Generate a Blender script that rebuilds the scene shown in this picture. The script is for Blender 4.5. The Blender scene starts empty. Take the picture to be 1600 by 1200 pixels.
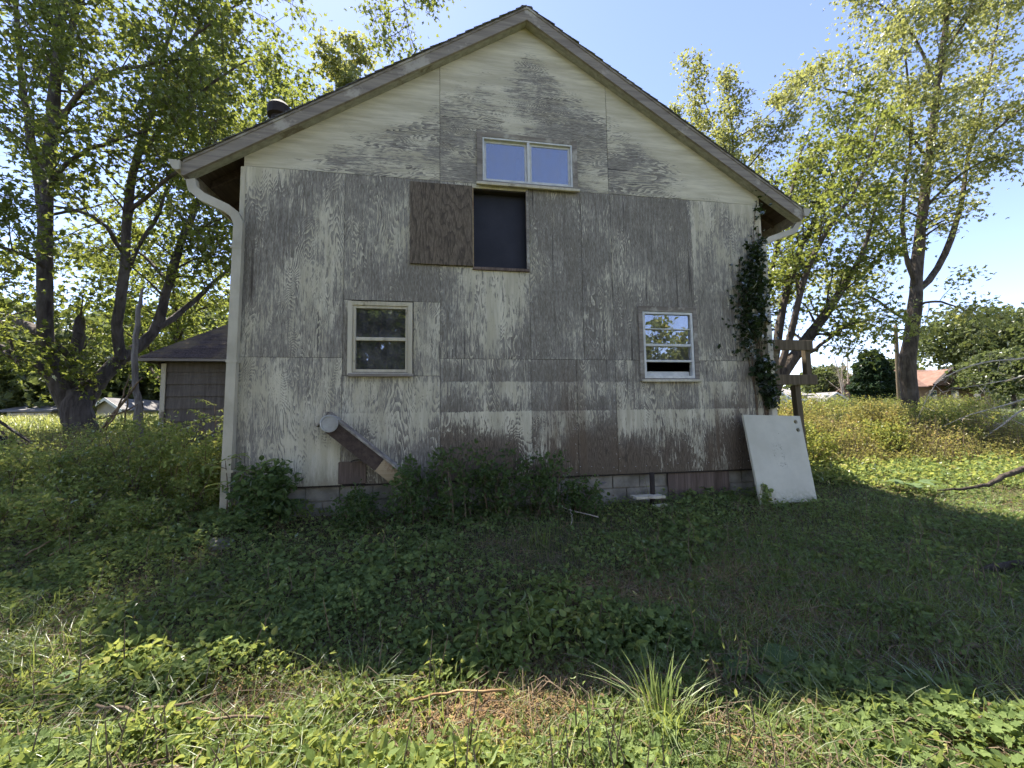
import bpy, math, random
import numpy as np

sc = bpy.context.scene
COL = sc.collection
rng = np.random.default_rng(7)
random.seed(7)

# ---------------------------------------------------------------- camera
FPX, YAW, PITCH, ROLL = 640.0, .1631, .0763, -.0144
CAM = np.array([2.4997, -5.4366, 1.522])
_s, _c = math.sin(YAW), math.cos(YAW)
FWD = np.array([_s * math.cos(PITCH), _c * math.cos(PITCH), math.sin(PITCH)])
_R = np.array([_c, -_s, 0.0]); _U = np.cross(_R, FWD)
RGT = _R * math.cos(ROLL) + _U * math.sin(ROLL)
UPV = -_R * math.sin(ROLL) + _U * math.cos(ROLL)
from mathutils import Matrix, Vector
cd = bpy.data.cameras.new('camera'); cam = bpy.data.objects.new('camera', cd); COL.objects.link(cam)
cd.sensor_width = 36; cd.lens = FPX / 1600 * 36; cd.clip_end = 2000; cd.clip_start = .05
M4 = Matrix.Identity(4)
for i in range(3):
    M4[i][0], M4[i][1], M4[i][2], M4[i][3] = RGT[i], UPV[i], -FWD[i], CAM[i]
cam.matrix_world = M4
sc.camera = cam

# ---------------------------------------------------------------- sky, sun, exposure
SUN_AZ, SUN_EL = math.radians(-25), math.radians(60.5)      # azimuth from +Y towards +X
S = Vector((math.sin(SUN_AZ) * math.cos(SUN_EL), math.cos(SUN_AZ) * math.cos(SUN_EL), math.sin(SUN_EL)))
w = bpy.data.worlds.new('World'); sc.world = w; w.use_nodes = True
wn = w.node_tree; bg = wn.nodes['Background']
sky = wn.nodes.new('ShaderNodeTexSky'); sky.sky_type = 'NISHITA'; sky.sun_disc = False
sky.sun_elevation = SUN_EL; sky.sun_rotation = SUN_AZ; sky.air_density = .8; sky.dust_density = .1; sky.ozone_density = 2.6
wb = wn.nodes.new('ShaderNodeMix'); wb.data_type = 'RGBA'; wb.blend_type = 'MULTIPLY'; wb.inputs[0].default_value = 1.0
wb.inputs[7].default_value = (1.14, .95, .95, 1)            # camera white balance: warmer, less cyan sky everywhere
wn.links.new(sky.outputs[0], wb.inputs[6]); wn.links.new(wb.outputs[2], bg.inputs[0]); bg.inputs[1].default_value = .115
sl = bpy.data.lights.new('sun', 'SUN'); sl.energy = 5.0; sl.angle = math.radians(.55); sl.color = (1, .94, .84)
so = bpy.data.objects.new('sun', sl); COL.objects.link(so)
so.rotation_euler = S.to_track_quat('Z', 'Y').to_euler(); so.location = (0, 0, 30)
sc.view_settings.view_transform = 'Standard'; sc.view_settings.look = 'None'
sc.view_settings.exposure = 1.8; sc.view_settings.gamma = 1; sc.view_settings.use_curve_mapping = False
sc.render.engine = 'CYCLES'
sc.cycles.max_bounces = 4; sc.cycles.diffuse_bounces = 2; sc.cycles.glossy_bounces = 2
sc.cycles.use_adaptive_sampling = True; sc.cycles.adaptive_threshold = .03
sc.cycles.transmission_bounces = 4; sc.cycles.transparent_max_bounces = 6
sc.cycles.caustics_reflective = False; sc.cycles.caustics_refractive = False

# ---------------------------------------------------------------- terrain height and placing helpers
_gy = np.array([-300, -30, -5.4, -3, -1.2, 0, 1.5, 3, 5, 9, 16, 30, 60, 400])
_gz = np.array([-.2, -.1, 0., .02, .14, .29, .46, .72, .98, 1.2, 1.38, 1.5, 1.6, 1.6])
def g(x, y):
    x = np.asarray(x, float); y = np.asarray(y, float)
    z = np.interp(y, _gy, _gz)
    z = z + .025 * np.sin(1.7 * x + .6 * y) * np.cos(1.3 * y - .5 * x) + .012 * np.sin(4.1 * x + 2) * np.sin(3.7 * y)
    return z
def ray(px, py):
    return FWD + (px - 800) / FPX * RGT + (600 - py) / FPX * UPV
def at(px, py, Y):
    d = ray(px, py); return CAM + d * (Y - CAM[1]) / d[1]
def gat(px, py, lift=0.0):
    d = ray(px, py); t = np.linspace(.5, 120, 24000)
    P = CAM + t[:, None] * d
    below = P[:, 2] <= g(P[:, 0], P[:, 1]) + lift
    return P[np.argmax(below)] if below.any() else P[-1]

# ---------------------------------------------------------------- object helpers
def tag(o, label=None, cat=None, group=None, kind=None):
    if label: o['label'] = label
    if cat: o['category'] = cat
    if group: o['group'] = group
    if kind: o['kind'] = kind
    return o
def thing(name, loc, label, cat, group=None, rz=0):
    o = bpy.data.objects.new(name, None); COL.objects.link(o)
    o.location = loc; o.rotation_euler = (0, 0, rz); o.empty_display_size = .2
    return tag(o, label, cat, group)
def raw(name, V, polys, mat, parent=None, smooth=False, tint=None, center=True, origin=None):
    """V world coordinates; polys (n,k) int array or a list of such arrays / list of lists; links ONE mesh object."""
    V = np.asarray(V, float)
    if isinstance(polys, np.ndarray): polys = [polys]
    if len(polys) and not isinstance(polys[0], np.ndarray):
        starts = np.cumsum([0] + [len(p) for p in polys[:-1]]); loops = np.concatenate([np.asarray(p) for p in polys])
    else:
        loops = np.concatenate([p.ravel() for p in polys])
        tot = np.concatenate([np.full(len(p), p.shape[1]) for p in polys]); starts = np.concatenate([[0], np.cumsum(tot)[:-1]])
    c = origin if origin is not None else ((V.min(0) + V.max(0)) / 2 if center else np.zeros(3))
    me = bpy.data.meshes.new(name)
    me.vertices.add(len(V)); me.vertices.foreach_set('co', (V - c).astype(np.float32).ravel())
    me.loops.add(len(loops)); me.loops.foreach_set('vertex_index', loops.astype(np.int32))
    me.polygons.add(len(starts)); me.polygons.foreach_set('loop_start', starts.astype(np.int32))
    me.polygons.foreach_set('use_smooth', np.full(len(starts), bool(smooth)))
    if tint is not None:
        a = me.attributes.new('tint', 'FLOAT', 'POINT'); a.data.foreach_set('value', np.asarray(tint, np.float32))
    me.update(calc_edges=True)
    o = bpy.data.objects.new(name, me); COL.objects.link(o)
    me.materials.append(mat)
    place(o, c, parent)
    return o
def place(o, c, parent=None):
    if parent is not None:
        o.parent = parent; q = parent; off = Vector((0, 0, 0))
        while q is not None: off += Vector(q.location); q = q.parent
        o.location = Vector(c) - off
    else: o.location = Vector(c)
def dup(o, c, parent=None, name=None):
    n = o.copy(); COL.objects.link(n); n.parent = None
    if name: n.name = name
    place(n, c, parent); return n
def box_vf(x0, x1, y0, y1, z0, z1):
    V = np.array([(x, y, z) for z in (z0, z1) for y in (y0, y1) for x in (x0, x1)], float)
    F = np.array([(0, 2, 3, 1), (4, 5, 7, 6), (0, 1, 5, 4), (1, 3, 7, 5), (3, 2, 6, 7), (2, 0, 4, 6)])
    return V, F
def cham_vf(x0, x1, y0, y1, z0, z1, b=.006):
    """box with chamfered edges"""
    V = []; x = (x0, x1); y = (y0, y1); z = (z0, z1); idx = {}
    for i in (0, 1):
        for j in (0, 1):
            for k in (0, 1):
                sx, sy, sz = 1 - 2 * i, 1 - 2 * j, 1 - 2 * k
                for a in range(3):
                    p = [x[i] + sx * b, y[j] + sy * b, z[k] + sz * b]
                    p[a] = (x, y, z)[a][(i, j, k)[a]]
                    idx[(i, j, k, a)] = len(V); V.append(p)
    F = []
    for a in range(3):
        u, v = [(1, 2), (0, 2), (0, 1)][a]
        for s in (0, 1):
            q = []
            for (m, n) in ((0, 0), (1, 0), (1, 1), (0, 1)):
                t = [0, 0, 0]; t[a] = s; t[u] = m; t[v] = n; q.append(idx[(*t, a)])
            flip = (s == 0) ^ (a == 1)
            F.append(q[::-1] if flip else q)
    for a in range(3):
        u, v = [(1, 2), (0, 2), (0, 1)][a]
        for m in (0, 1):
            for n in (0, 1):
                t0 = [0, 0, 0]; t0[u] = m; t0[v] = n; t1 = list(t0); t1[a] = 1
                F.append([idx[(*t0, u)], idx[(*t1, u)], idx[(*t1, v)], idx[(*t0, v)]])
    for i in (0, 1):
        for j in (0, 1):
            for k in (0, 1): F.append([idx[(i, j, k, 0)], idx[(i, j, k, 1)], idx[(i, j, k, 2)]])
    V = np.array(V); ctr = V.mean(0); G = []
    for f in F:
        P = V[f]; n = np.cross(P[1] - P[0], P[2] - P[0])
        G.append(list(f) if np.dot(n, P.mean(0) - ctr) > 0 else list(f)[::-1])
    return V, G
def box(name, x0, x1, y0, y1, z0, z1, mat, parent=None, b=0.0):
    if b > 0: V, F = cham_vf(x0, x1, y0, y1, z0, z1, b)
    else: V, F = box_vf(x0, x1, y0, y1, z0, z1)
    return raw(name, V, F, mat, parent)
def beam_vf(p0, p1, wd, ht, up=(0, 0, 1)):
    p0 = np.array(p0, float); p1 = np.array(p1, float); d = p1 - p0; d /= np.linalg.norm(d)
    up = np.array(up, float); s = np.cross(d, up); s /= np.linalg.norm(s); u = np.cross(s, d)
    V = [p + s * a * wd / 2 + u * b_ * ht / 2 for p in (p0, p1) for a, b_ in ((-1, -1), (1, -1), (1, 1), (-1, 1))]
    F = np.array([(3, 2, 1, 0), (4, 5, 6, 7), (0, 1, 5, 4), (1, 2, 6, 5), (2, 3, 7, 6), (3, 0, 4, 7)])
    return np.array(V), F
def beam(name, p0, p1, wd, ht, mat, parent=None, up=(0, 0, 1)):
    V, F = beam_vf(p0, p1, wd, ht, up); return raw(name, V, F, mat, parent)
def prism(name, poly, y0, y1, mat, parent=None):
    """polygon in x,z (counter-clockwise seen from -Y) extruded from y0 (front) to y1"""
    n = len(poly); V = [(x, y0, z) for x, z in poly] + [(x, y1, z) for x, z in poly]
    F = [list(range(n)), list(range(2 * n - 1, n - 1, -1))] + [[i, i + n, (i + 1) % n + n, (i + 1) % n] for i in range(n)]
    return raw(name, V, F, mat, parent)
def sheet(name, xs, zf, holes, y0, y1, mat, parent=None):
    """board in the x,z plane: columns at xs, zf(x) lists the z levels there; holes = set of (col,row) left open"""
    nx = len(xs); Z = [zf(x) for x in xs]; nz = len(Z[0])
    V = [(xs[i], y, Z[i][k]) for y in (y0, y1) for i in range(nx) for k in range(nz)]
    f = lambda i, k: i * nz + k; b_ = lambda i, k: nx * nz + i * nz + k
    F = []; solid = lambda i, k: 0 <= i < nx - 1 and 0 <= k < nz - 1 and (i, k) not in holes
    for i in range(nx - 1):
        for k in range(nz - 1):
            if not solid(i, k): continue
            F.append([f(i, k), f(i + 1, k), f(i + 1, k + 1), f(i, k + 1)])
            F.append([b_(i, k), b_(i, k + 1), b_(i + 1, k + 1), b_(i + 1, k)])
            if not solid(i - 1, k): F.append([f(i, k), f(i, k + 1), b_(i, k + 1), b_(i, k)])
            if not solid(i + 1, k): F.append([f(i + 1, k), b_(i + 1, k), b_(i + 1, k + 1), f(i + 1, k + 1)])
            if not solid(i, k - 1): F.append([f(i, k), b_(i, k), b_(i + 1, k), f(i + 1, k)])
            if not solid(i, k + 1): F.append([f(i, k + 1), f(i + 1, k + 1), b_(i + 1, k + 1), b_(i, k + 1)])
    used = sorted({i for q in F for i in q}); mp = {v: i for i, v in enumerate(used)}
    return raw(name, [V[i] for i in used], [[mp[i] for i in q] for q in F], mat, parent)
def resample(P, k):
    P = np.asarray(P, float); d = np.r_[0, np.cumsum(np.linalg.norm(np.diff(P[:, :3], axis=0), axis=1))]
    t = np.linspace(0, d[-1], k); return np.stack([np.interp(t, d, P[:, j]) for j in range(P.shape[1])], 1)
def smooth_line(P, k):
    """Catmull-Rom through the points, resampled to k rows (extra columns such as radius ride along)"""
    P = np.asarray(P, float)
    if len(P) < 3: return resample(P, k)
    Q = np.vstack([2 * P[0] - P[1], P, 2 * P[-1] - P[-2]]); out = []
    for i in range(1, len(Q) - 2):
        for t in np.linspace(0, 1, 8, endpoint=False):
            a, b_, c, d = Q[i - 1], Q[i], Q[i + 1], Q[i + 2]
            out.append(.5 * (2 * b_ + (c - a) * t + (2 * a - 5 * b_ + 4 * c - d) * t * t + (3 * b_ - a - 3 * c + d) * t ** 3))
    out.append(P[-1]); return resample(np.array(out), k)
def tubes_vf(P, R, sides, cap=True):
    """P (n,k,3), R (n,k): n tapered tubes"""
    n, k, _ = P.shape
    D = np.gradient(P, axis=1); D /= np.linalg.norm(D, axis=2, keepdims=True) + 1e-9
    ref = np.where(np.abs(D[:, :1, 2:3]) > .8, np.array([[[1., 0, 0]]]), np.array([[[0, 0, 1.]]]))
    A = np.cross(D, ref); A /= np.linalg.norm(A, axis=2, keepdims=True) + 1e-9; B = np.cross(D, A)
    an = np.arange(sides) / sides * 2 * math.pi
    V = P[:, :, None, :] + R[:, :, None, None] * (np.cos(an)[None, None, :, None] * A[:, :, None, :] + np.sin(an)[None, None, :, None] * B[:, :, None, :])
    base = (np.arange(n) * k * sides)[:, None, None]
    i = np.arange(k - 1)[None, :, None] * sides; j = np.arange(sides)[None, None, :]; j2 = (j + 1) % sides
    F = np.stack([base + i + j, base + i + sides + j, base + i + sides + j2, base + i + j2], -1).reshape(-1, 4)
    return V.reshape(-1, 3), F
def tube(name, pts, mat, parent=None, sides=8, k=None, smooth=True, radius=None, wob=0.0):
    pts = np.asarray(pts, float)
    if radius is not None: pts = np.c_[pts, np.full(len(pts), radius)]
    L = smooth_line(pts, k or max(6, len(pts) * 3))
    if wob: L[1:-1, :3] += rng.normal(0, wob, (len(L) - 2, 3))
    V, F = tubes_vf(L[None, :, :3], L[None, :, 3], sides)
    n = len(V); F2 = [list(q) for q in F] + [list(range(sides)), list(range(n - 1, n - 1 - sides, -1))]
    return raw(name, V, F2, mat, parent, smooth=smooth)
def lathe(name, prof, center, mat, parent=None, n=16, axis='z', smooth=True):
    prof = np.asarray(prof, float); k = len(prof); an = np.arange(n) / n * 2 * math.pi
    V = np.zeros((k, n, 3)); V[..., 0] = prof[:, :1] * np.cos(an); V[..., 1] = prof[:, :1] * np.sin(an); V[..., 2] = prof[:, 1:2]
    V = V.reshape(-1, 3)
    if axis == 'y': V = np.stack([V[:, 0], -V[:, 2], V[:, 1]], 1)
    if axis == 'x': V = np.stack([V[:, 2], V[:, 0], V[:, 1]], 1)
    F = [[i * n + j, i * n + (j + 1) % n, (i + 1) * n + (j + 1) % n, (i + 1) * n + j] for i in range(k - 1) for j in range(n)]
    F += [list(range(n))[::-1], list(range((k - 1) * n, k * n))]
    return raw(name, V + np.asarray(center), F, mat, parent, smooth=False)

# ---------------------------------------------------------------- leaf templates (unit length along +y)
def _fan(out, c=(0, .45, 0)):
    V = [c] + out; n = len(out); return np.array(V, float), np.array([(0, i + 1, (i + 1) % n + 1) for i in range(n)])
T_KITE = (np.array([(0, 0, 0), (.34, .42, .07), (0, 1, -.08), (-.34, .42, .07)], float), np.array([(0, 1, 2), (0, 2, 3)]))
T_OVATE = _fan([(0, 0, 0), (.25, .2, .07), (.3, .45, .08), (.17, .76, .02), (0, 1, -.1), (-.17, .76, .02), (-.3, .45, .08), (-.25, .2, .07)])
T_LOBE = _fan([(0, .05, 0), (.34, -.02, .05), (.36, .26, .03), (.58, .42, .02), (.36, .58, .05), (.3, .86, 0), (0, .82, .04),
               (-.3, .86, 0), (-.36, .58, .05), (-.58, .42, .02), (-.36, .26, .03), (-.34, -.02, .05)], (0, .4, -.03))
T_MAPLE = _fan([(0, .12, 0), (.3, .02, .05), (.27, .26, .06), (.55, .5, -.02), (.2, .56, .06), (0, 1.0, -.06), (-.2, .56, .06),
                (-.55, .5, -.02), (-.27, .26, .06), (-.3, .02, .05)], (0, .38, 0))
T_LANCE = (np.array([(0, 0, 0), (.13, .35, .05), (.1, .7, -.02), (0, 1, -.16), (-.1, .7, -.02), (-.13, .35, .05), (0, .5, 0)], float),
           np.array([(6, 0, 1), (6, 1, 2), (6, 2, 3), (6, 3, 4), (6, 4, 5), (6, 5, 0)]))
T_CLUMP = (np.array([(0, 0, 0), (.5, .1, .1), (.62, .5, -.1), (.2, .62, .16), (.1, 1.05, 0), (-.25, .7, .12), (-.66, .55, -.08), (-.45, .15, .1)], float),
           np.array([(0, 1, 3), (1, 2, 3), (0, 3, 5), (3, 4, 5), (0, 5, 7), (5, 6, 7)]))
def norm(a): return a / (np.linalg.norm(a, axis=-1, keepdims=True) + 1e-9)
def leaves_vf(pos, size, tmpl, up=.7, heading=None, tint=None, droop=0.0, r=rng):
    pos = np.asarray(pos, float); n = len(pos)
    size = np.broadcast_to(size, n)
    N = norm(r.normal(0, 1, (n, 3)) * (1 - up) + np.array([0, 0, 1.]) * up)
    H = r.normal(0, 1, (n, 3)) if heading is None else heading + r.normal(0, .5, (n, 3))
    H[:, 2] -= droop
    Yv = norm(H - (H * N).sum(1, keepdims=True) * N); Xv = np.cross(Yv, N)
    V, F = tmpl; k = len(V)
    wv = r.uniform(.8, 1.2, n)
    W = pos[:, None, :] + size[:, None, None] * (V[None, :, 0:1] * Xv[:, None, :] * wv[:, None, None] + V[None, :, 1:2] * Yv[:, None, :] + V[None, :, 2:3] * N[:, None, :] * r.uniform(.4, 2.4, n)[:, None, None])
    Fa = (F[None] + (np.arange(n) * k)[:, None, None]).reshape(-1, F.shape[1])
    if tint is None: tint = r.uniform(0, 1, n)
    return W.reshape(-1, 3), Fa, np.repeat(tint, k)
def blades_vf(base, length, width, lean, az, tint=None, r=rng, seg=3):
    """grass blades: bent tapering strips"""
    n = len(base); t = np.linspace(0, 1, seg + 1)
    d = np.stack([np.cos(az), np.sin(az), np.zeros(n)], 1); s = np.stack([-np.sin(az), np.cos(az), np.zeros(n)], 1)
    h = length[:, None] * (t[None] - .28 * lean[:, None] * t[None] ** 2 * 1.5); o = length[:, None] * lean[:, None] * t[None] ** 2 * .75
    C = base[:, None, :] + d[:, None, :] * o[..., None]; C[..., 2] += h
    wd = width[:, None] * (1 - t[None] ** 1.6 * .96)
    V = np.stack([C - s[:, None, :] * wd[..., None] / 2, C + s[:, None, :] * wd[..., None] / 2], 2)
    V = V.reshape(n, -1, 3); k = V.shape[1]; F = np.array([(2 * i, 2 * i + 1, 2 * i + 3, 2 * i + 2) for i in range(seg)])
    Fa = (F[None] + (np.arange(n) * k)[:, None, None]).reshape(-1, 4)
    if tint is None: tint = r.uniform(0, 1, n)
    return V.reshape(-1, 3), Fa, np.repeat(tint, k)
def merge(*parts):
    Vs, Fs, Ts, o = [], [], [], 0
    for V, F, T in parts:
        Vs.append(V); Fs.append(F + o); Ts.append(T); o += len(V)
    return np.concatenate(Vs), Fs, np.concatenate(Ts)

# ---------------------------------------------------------------- materials
class NT:
    def __init__(self, name):
        self.m = bpy.data.materials.new(name); self.m.use_nodes = True; self.t = self.m.node_tree
        self.t.nodes.clear(); self.out = self.t.nodes.new('ShaderNodeOutputMaterial')
    def n(self, typ, props=None, **inp):
        nd = self.t.nodes.new('ShaderNode' + typ)
        for k, v in (props or {}).items(): setattr(nd, k, v)
        for k, v in inp.items():
            key = int(k[1:]) if k[0] == 'i' and k[1:].isdigit() else k.replace('_', ' ')
            self.set(nd, key, v)
        return nd
    def set(self, nd, key, v):
        s = nd.inputs[key]
        if hasattr(v, 'default_value') and hasattr(v, 'node'): self.t.links.new(v, s)
        elif hasattr(v, 'outputs'): self.t.links.new(v.outputs[0], s)
        else: s.default_value = v
    def math(self, op, a, b=0.0, clamp=False):
        return self.n('Math', dict(operation=op, use_clamp=clamp), i0=a, i1=b).outputs[0]
    def ss(self, v, lo, hi, a=0.0, b=1.0):
        return self.n('MapRange', dict(interpolation_type='SMOOTHSTEP'), Value=v, From_Min=lo, From_Max=hi, To_Min=a, To_Max=b).outputs[0]
    def mix(self, f, a, b, bt='MIX'):
        nd = self.t.nodes.new('ShaderNodeMix'); nd.data_type = 'RGBA'; nd.blend_type = bt
        self.set(nd, 0, f); self.set(nd, 6, a); self.set(nd, 7, b); return nd.outputs[2]
    def noise(self, vec, scale, detail=3, rough=.5, dist=0.0):
        return self.n('TexNoise', None, Vector=vec, Scale=scale, Detail=detail, Roughness=rough, Distortion=dist).outputs[0]
    def vmul(self, v, s):
        return self.n('VectorMath', dict(operation='MULTIPLY'), i0=v, i1=s).outputs[0]
    def pos(self): return self.n('NewGeometry').outputs['Position']
    def obj(self): return self.n('TexCoord').outputs['Object']
    def attr(self, name, typ='OBJECT'): return self.n('Attribute', dict(attribute_type=typ, attribute_name=name)).outputs['Fac']
    def rand(self): return self.n('ObjectInfo').outputs['Random']
    def sep(self, v):
        s = self.n('SeparateXYZ', None, i0=v); return s.outputs
    def comb(self, x, y, z): return self.n('CombineXYZ', None, i0=x, i1=y, i2=z).outputs[0]
    def bump(self, h, strength=.3, dist=.01):
        return self.n('Bump', None, Strength=strength, Distance=dist, Height=h).outputs[0]
    def fin(self, col, rough=.8, bump=None, spec=.3, metal=0.0):
        b = self.n('BsdfPrincipled'); self.set(b, 'Base Color', col); self.set(b, 'Roughness', rough)
        self.set(b, 'Specular IOR Level', spec); self.set(b, 'Metallic', metal)
        if bump is not None: self.set(b, 'Normal', bump)
        self.t.links.new(b.outputs[0], self.out.inputs[0]); return self.m
def C4(c): return (*c, 1.0)

def mat_plain(name, c1, c2, scale=6, rough=.8, stretch=(1, 1, 1), bump=.15, spec=.3, metal=0.0, varied=.25):
    k = NT(name); p = k.vmul(k.pos(), stretch)
    f = k.noise(p, scale, 5, .6); f2 = k.noise(p, scale * 6, 3, .6)
    col = k.mix(k.ss(f, .3, .7), C4(c1), C4(c2))
    col = k.mix(varied, col, k.mix(k.rand(), (.6, .6, .6, 1), (1.2, 1.2, 1.2, 1)), 'MULTIPLY') if varied else col
    return k.fin(col, rough, k.bump(f2, bump, .01), spec, metal)

def mat_plywood():
    """peeling cream paint over grey plywood; paint / brown / hgrain / seed / band are per-sheet properties"""
    k = NT('peeling_plywood'); P = k.sep(k.pos()); x, z = P[0], P[2]
    seed = k.attr('seed'); hg = k.attr('hgrain'); pb = k.attr('paint'); br = k.attr('brown'); band = k.attr('band')
    lerp = lambda a, b, t: k.math('ADD', k.math('MULTIPLY', a, k.math('SUBTRACT', 1.0, t)), k.math('MULTIPLY', b, t))
    ac = k.math('ADD', lerp(x, z, hg), k.math('MULTIPLY', seed, 3.71)); al = k.math('ADD', lerp(z, x, hg), k.math('MULTIPLY', seed, 7.13))
    G = k.comb(ac, al, seed)
    warp = k.noise(k.vmul(G, (2.6, .6, 1)), 1.0, 3.0, .5, .35)
    big = k.noise(k.vmul(G, (.9, .3, 1)), 1.0, 1, .4)
    ph = k.math('ADD', k.math('MULTIPLY', warp, 30.0), k.math('ADD', k.math('MULTIPLY', big, 34.0), k.math('MULTIPLY', ac, 9.0)))
    gs = k.attr('gscale'); ph = k.math('MULTIPLY', ph, gs)
    jag = k.noise(k.vmul(G, (30, 5, 1)), 1.0, 3, .6)
    ph = k.math('ADD', ph, k.math('MULTIPLY', jag, .8))
    fr_ = k.math('FRACT', ph)
    ring = k.math('POWER', fr_, 1.6)
    amp = k.ss(k.noise(k.vmul(G, (3.1, 1.3, 1)), 1.0, 2, .5), .38, .64, .04, .40)
    streak = k.noise(k.vmul(G, (46, 2.2, 1)), 1.0, 4, .65)
    fine = k.noise(k.vmul(G, (160, 14, 1)), 1.0, 3, .7)
    blotch = k.noise(k.vmul(G, (1.5, .9, 1)), 1.0, 4, .6)
    dirt = k.noise(k.vmul(G, (9, 1.1, 1)), 1.0, 4, .6)
    speck = k.noise(k.vmul(G, (60, 60, 1)), 1.0, 3, .7)
    # shelter of the eaves keeps the paint on
    rake = k.math('SUBTRACT', 7.12, k.math('MULTIPLY', k.math('ABSOLUTE', k.math('SUBTRACT', x, 3.66)), .6265))
    under = k.math('SUBTRACT', rake, z)
    shelter = k.ss(k.math('ADD', under, k.math('MULTIPLY', blotch, .5)), .30, 1.0, .50, 0.0)
    # old lap lines: paint survives below each line, is washed off above it
    rp = k.n('ValToRGB'); k.set(rp, 0, k.math('DIVIDE', k.math('ADD', k.math('SUBTRACT', z, .7), k.math('ADD', k.math('MULTIPLY', k.math('SUBTRACT', speck, .5), .03), k.math('MULTIPLY', k.math('SUBTRACT', streak, .5), .07))), 1.6))
    el = rp.color_ramp.elements; rp.color_ramp.interpolation = 'LINEAR'
    pts = [(0, .0), (.28, .08), (.40, .46), (.545, .78), (.549, .24), (.60, .30), (.70, .52), (.79, .66), (.80, .28), (.86, .34), (1, .5)]
    el[0].position, el[1].position = 0, 1
    for p_, v in pts[1:-1]:
        e = el.new(p_); e.color = (v, v, v, 1)
    el[0].color = (0, 0, 0, 1); el[-1].color = (.5, .5, .5, 1)
    bvar = k.ss(k.noise(k.comb(k.math('MULTIPLY', x, 1.9), k.math('MULTIPLY', z, .6), seed), 1.0, 3, .6), .34, .64, .12, 1.25)
    bandv = k.math('MULTIPLY', k.math('SUBTRACT', rp.outputs[0], .40), k.math('MULTIPLY', band, k.math('MULTIPLY', bvar, .72)))
    m = k.math('ADD', pb, shelter); m = k.math('ADD', m, bandv)
    m = k.math('ADD', m, k.math('MULTIPLY', k.math('SUBTRACT', ring, .45), amp))
    m = k.math('ADD', m, k.math('MULTIPLY', k.math('SUBTRACT', streak, .5), .75))
    m = k.math('ADD', m, k.math('MULTIPLY', k.math('SUBTRACT', blotch, .5), .95))
    m = k.math('ADD', m, k.math('MULTIPLY', k.math('SUBTRACT', fine, .5), .62))
    flake = k.noise(k.vmul(G, (26, 7, 1)), 1.0, 5, .7)
    m = k.math('ADD', m, k.math('MULTIPLY', k.math('SUBTRACT', flake, .5), .55))
    wide = k.noise(k.comb(k.math('MULTIPLY', x, 1.1), k.math('MULTIPLY', z, .7), 3.0), 1.0, 4, .6)
    m = k.math('ADD', m, k.math('MULTIPLY', k.math('SUBTRACT', wide, .5), .7))
    mask = k.ss(m, .42, .58)
    paint = k.mix(k.ss(dirt, .32, .72), (.48, .43, .30, 1), (.67, .61, .45, 1))
    paint = k.mix(k.math('MULTIPLY', k.ss(streak, .48, .74), .45), paint, (.34, .30, .235, 1))
    grey = k.mix(k.ss(fine, .3, .7), (.125, .109, .084, 1), (.28, .247, .192, 1))
    grey = k.mix(k.math('MULTIPLY', k.ss(ring, .5, .95), .6), grey, (.075, .066, .053, 1))
    grey = k.mix(k.ss(dirt, .5, .75, 0.0, .55), grey, (.12, .102, .088, 1))
    crack = k.ss(k.noise(k.vmul(G, (24, .45, 1)), 1.0, 2, .5), .66, .71)
    grey = k.mix(k.ss(m, .15, .5, 0.0, .5), grey, (.38, .35, .29, 1))
    grey = k.mix(k.math('MULTIPLY', crack, .75), grey, (.05, .04, .036, 1))
    brn = k.mix(k.ss(fine, .3, .7), (.07, .051, .034, 1), (.19, .145, .098, 1))
    brn = k.mix(k.math('MULTIPLY', k.ss(ring, .35, .95), .8), brn, (.05, .036, .025, 1))
    wet = k.math('ADD', br, k.math('MULTIPLY', band, k.ss(k.math('ADD', z, k.math('MULTIPLY', blotch, .8)), 2.25, 1.35, 0.0, .95)), True)
    col = k.mix(mask, k.mix(wet, grey, brn), paint)
    run = k.noise(k.comb(k.math('MULTIPLY', x, 3.4), k.math('MULTIPLY', z, .22), seed), 1.0, 4, .6)
    stain = k.math('MULTIPLY', k.math('MULTIPLY', k.ss(run, .48, .66), k.ss(z, 2.7, 1.0)), k.math('MULTIPLY', band, .72))
    col = k.mix(stain, col, (.13, .09, .055, 1))
    splash = k.math('MULTIPLY', k.ss(k.math('ADD', z, k.math('MULTIPLY', flake, .5)), 1.25, .85), .55)
    col = k.mix(splash, col, (.11, .085, .055, 1))
    h = k.math('ADD', k.math('MULTIPLY', mask, .7), k.math('ADD', k.math('MULTIPLY', fine, .35), k.math('MULTIPLY', ring, .25)))
    return k.fin(col, .82, k.bump(h, .5, .006), .25)

def mat_leaf(name, dark, light, trans=.45, yellow=None, gloss=.05, tcol=None):
    k = NT(name); t = k.attr('tint', 'GEOMETRY')
    col = k.mix(t, C4(dark), C4(light))
    if yellow is not None: col = k.mix(k.ss(t, .86, .97), col, C4(yellow))
    d = k.n('BsdfDiffuse'); k.set(d, 'Color', col)
    tr = k.n('BsdfTranslucent'); k.set(tr, 'Color', k.mix(.75, col, C4(tcol or tuple(min(1, c * 2.2) for c in light))))
    gl = k.n('BsdfGlossy'); k.set(gl, 'Roughness', .5); k.set(gl, 'Color', (1, 1, 1, 1))
    a = k.n('MixShader', None, i0=trans, i1=d, i2=tr); fr = k.n('LayerWeight', None, Blend=.25).outputs['Fresnel']
    b = k.n('MixShader', None, i0=k.math('MULTIPLY', fr, gloss * 3), i1=a, i2=gl)
    k.t.links.new(b.outputs[0], k.out.inputs[0]); return k.m

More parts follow.
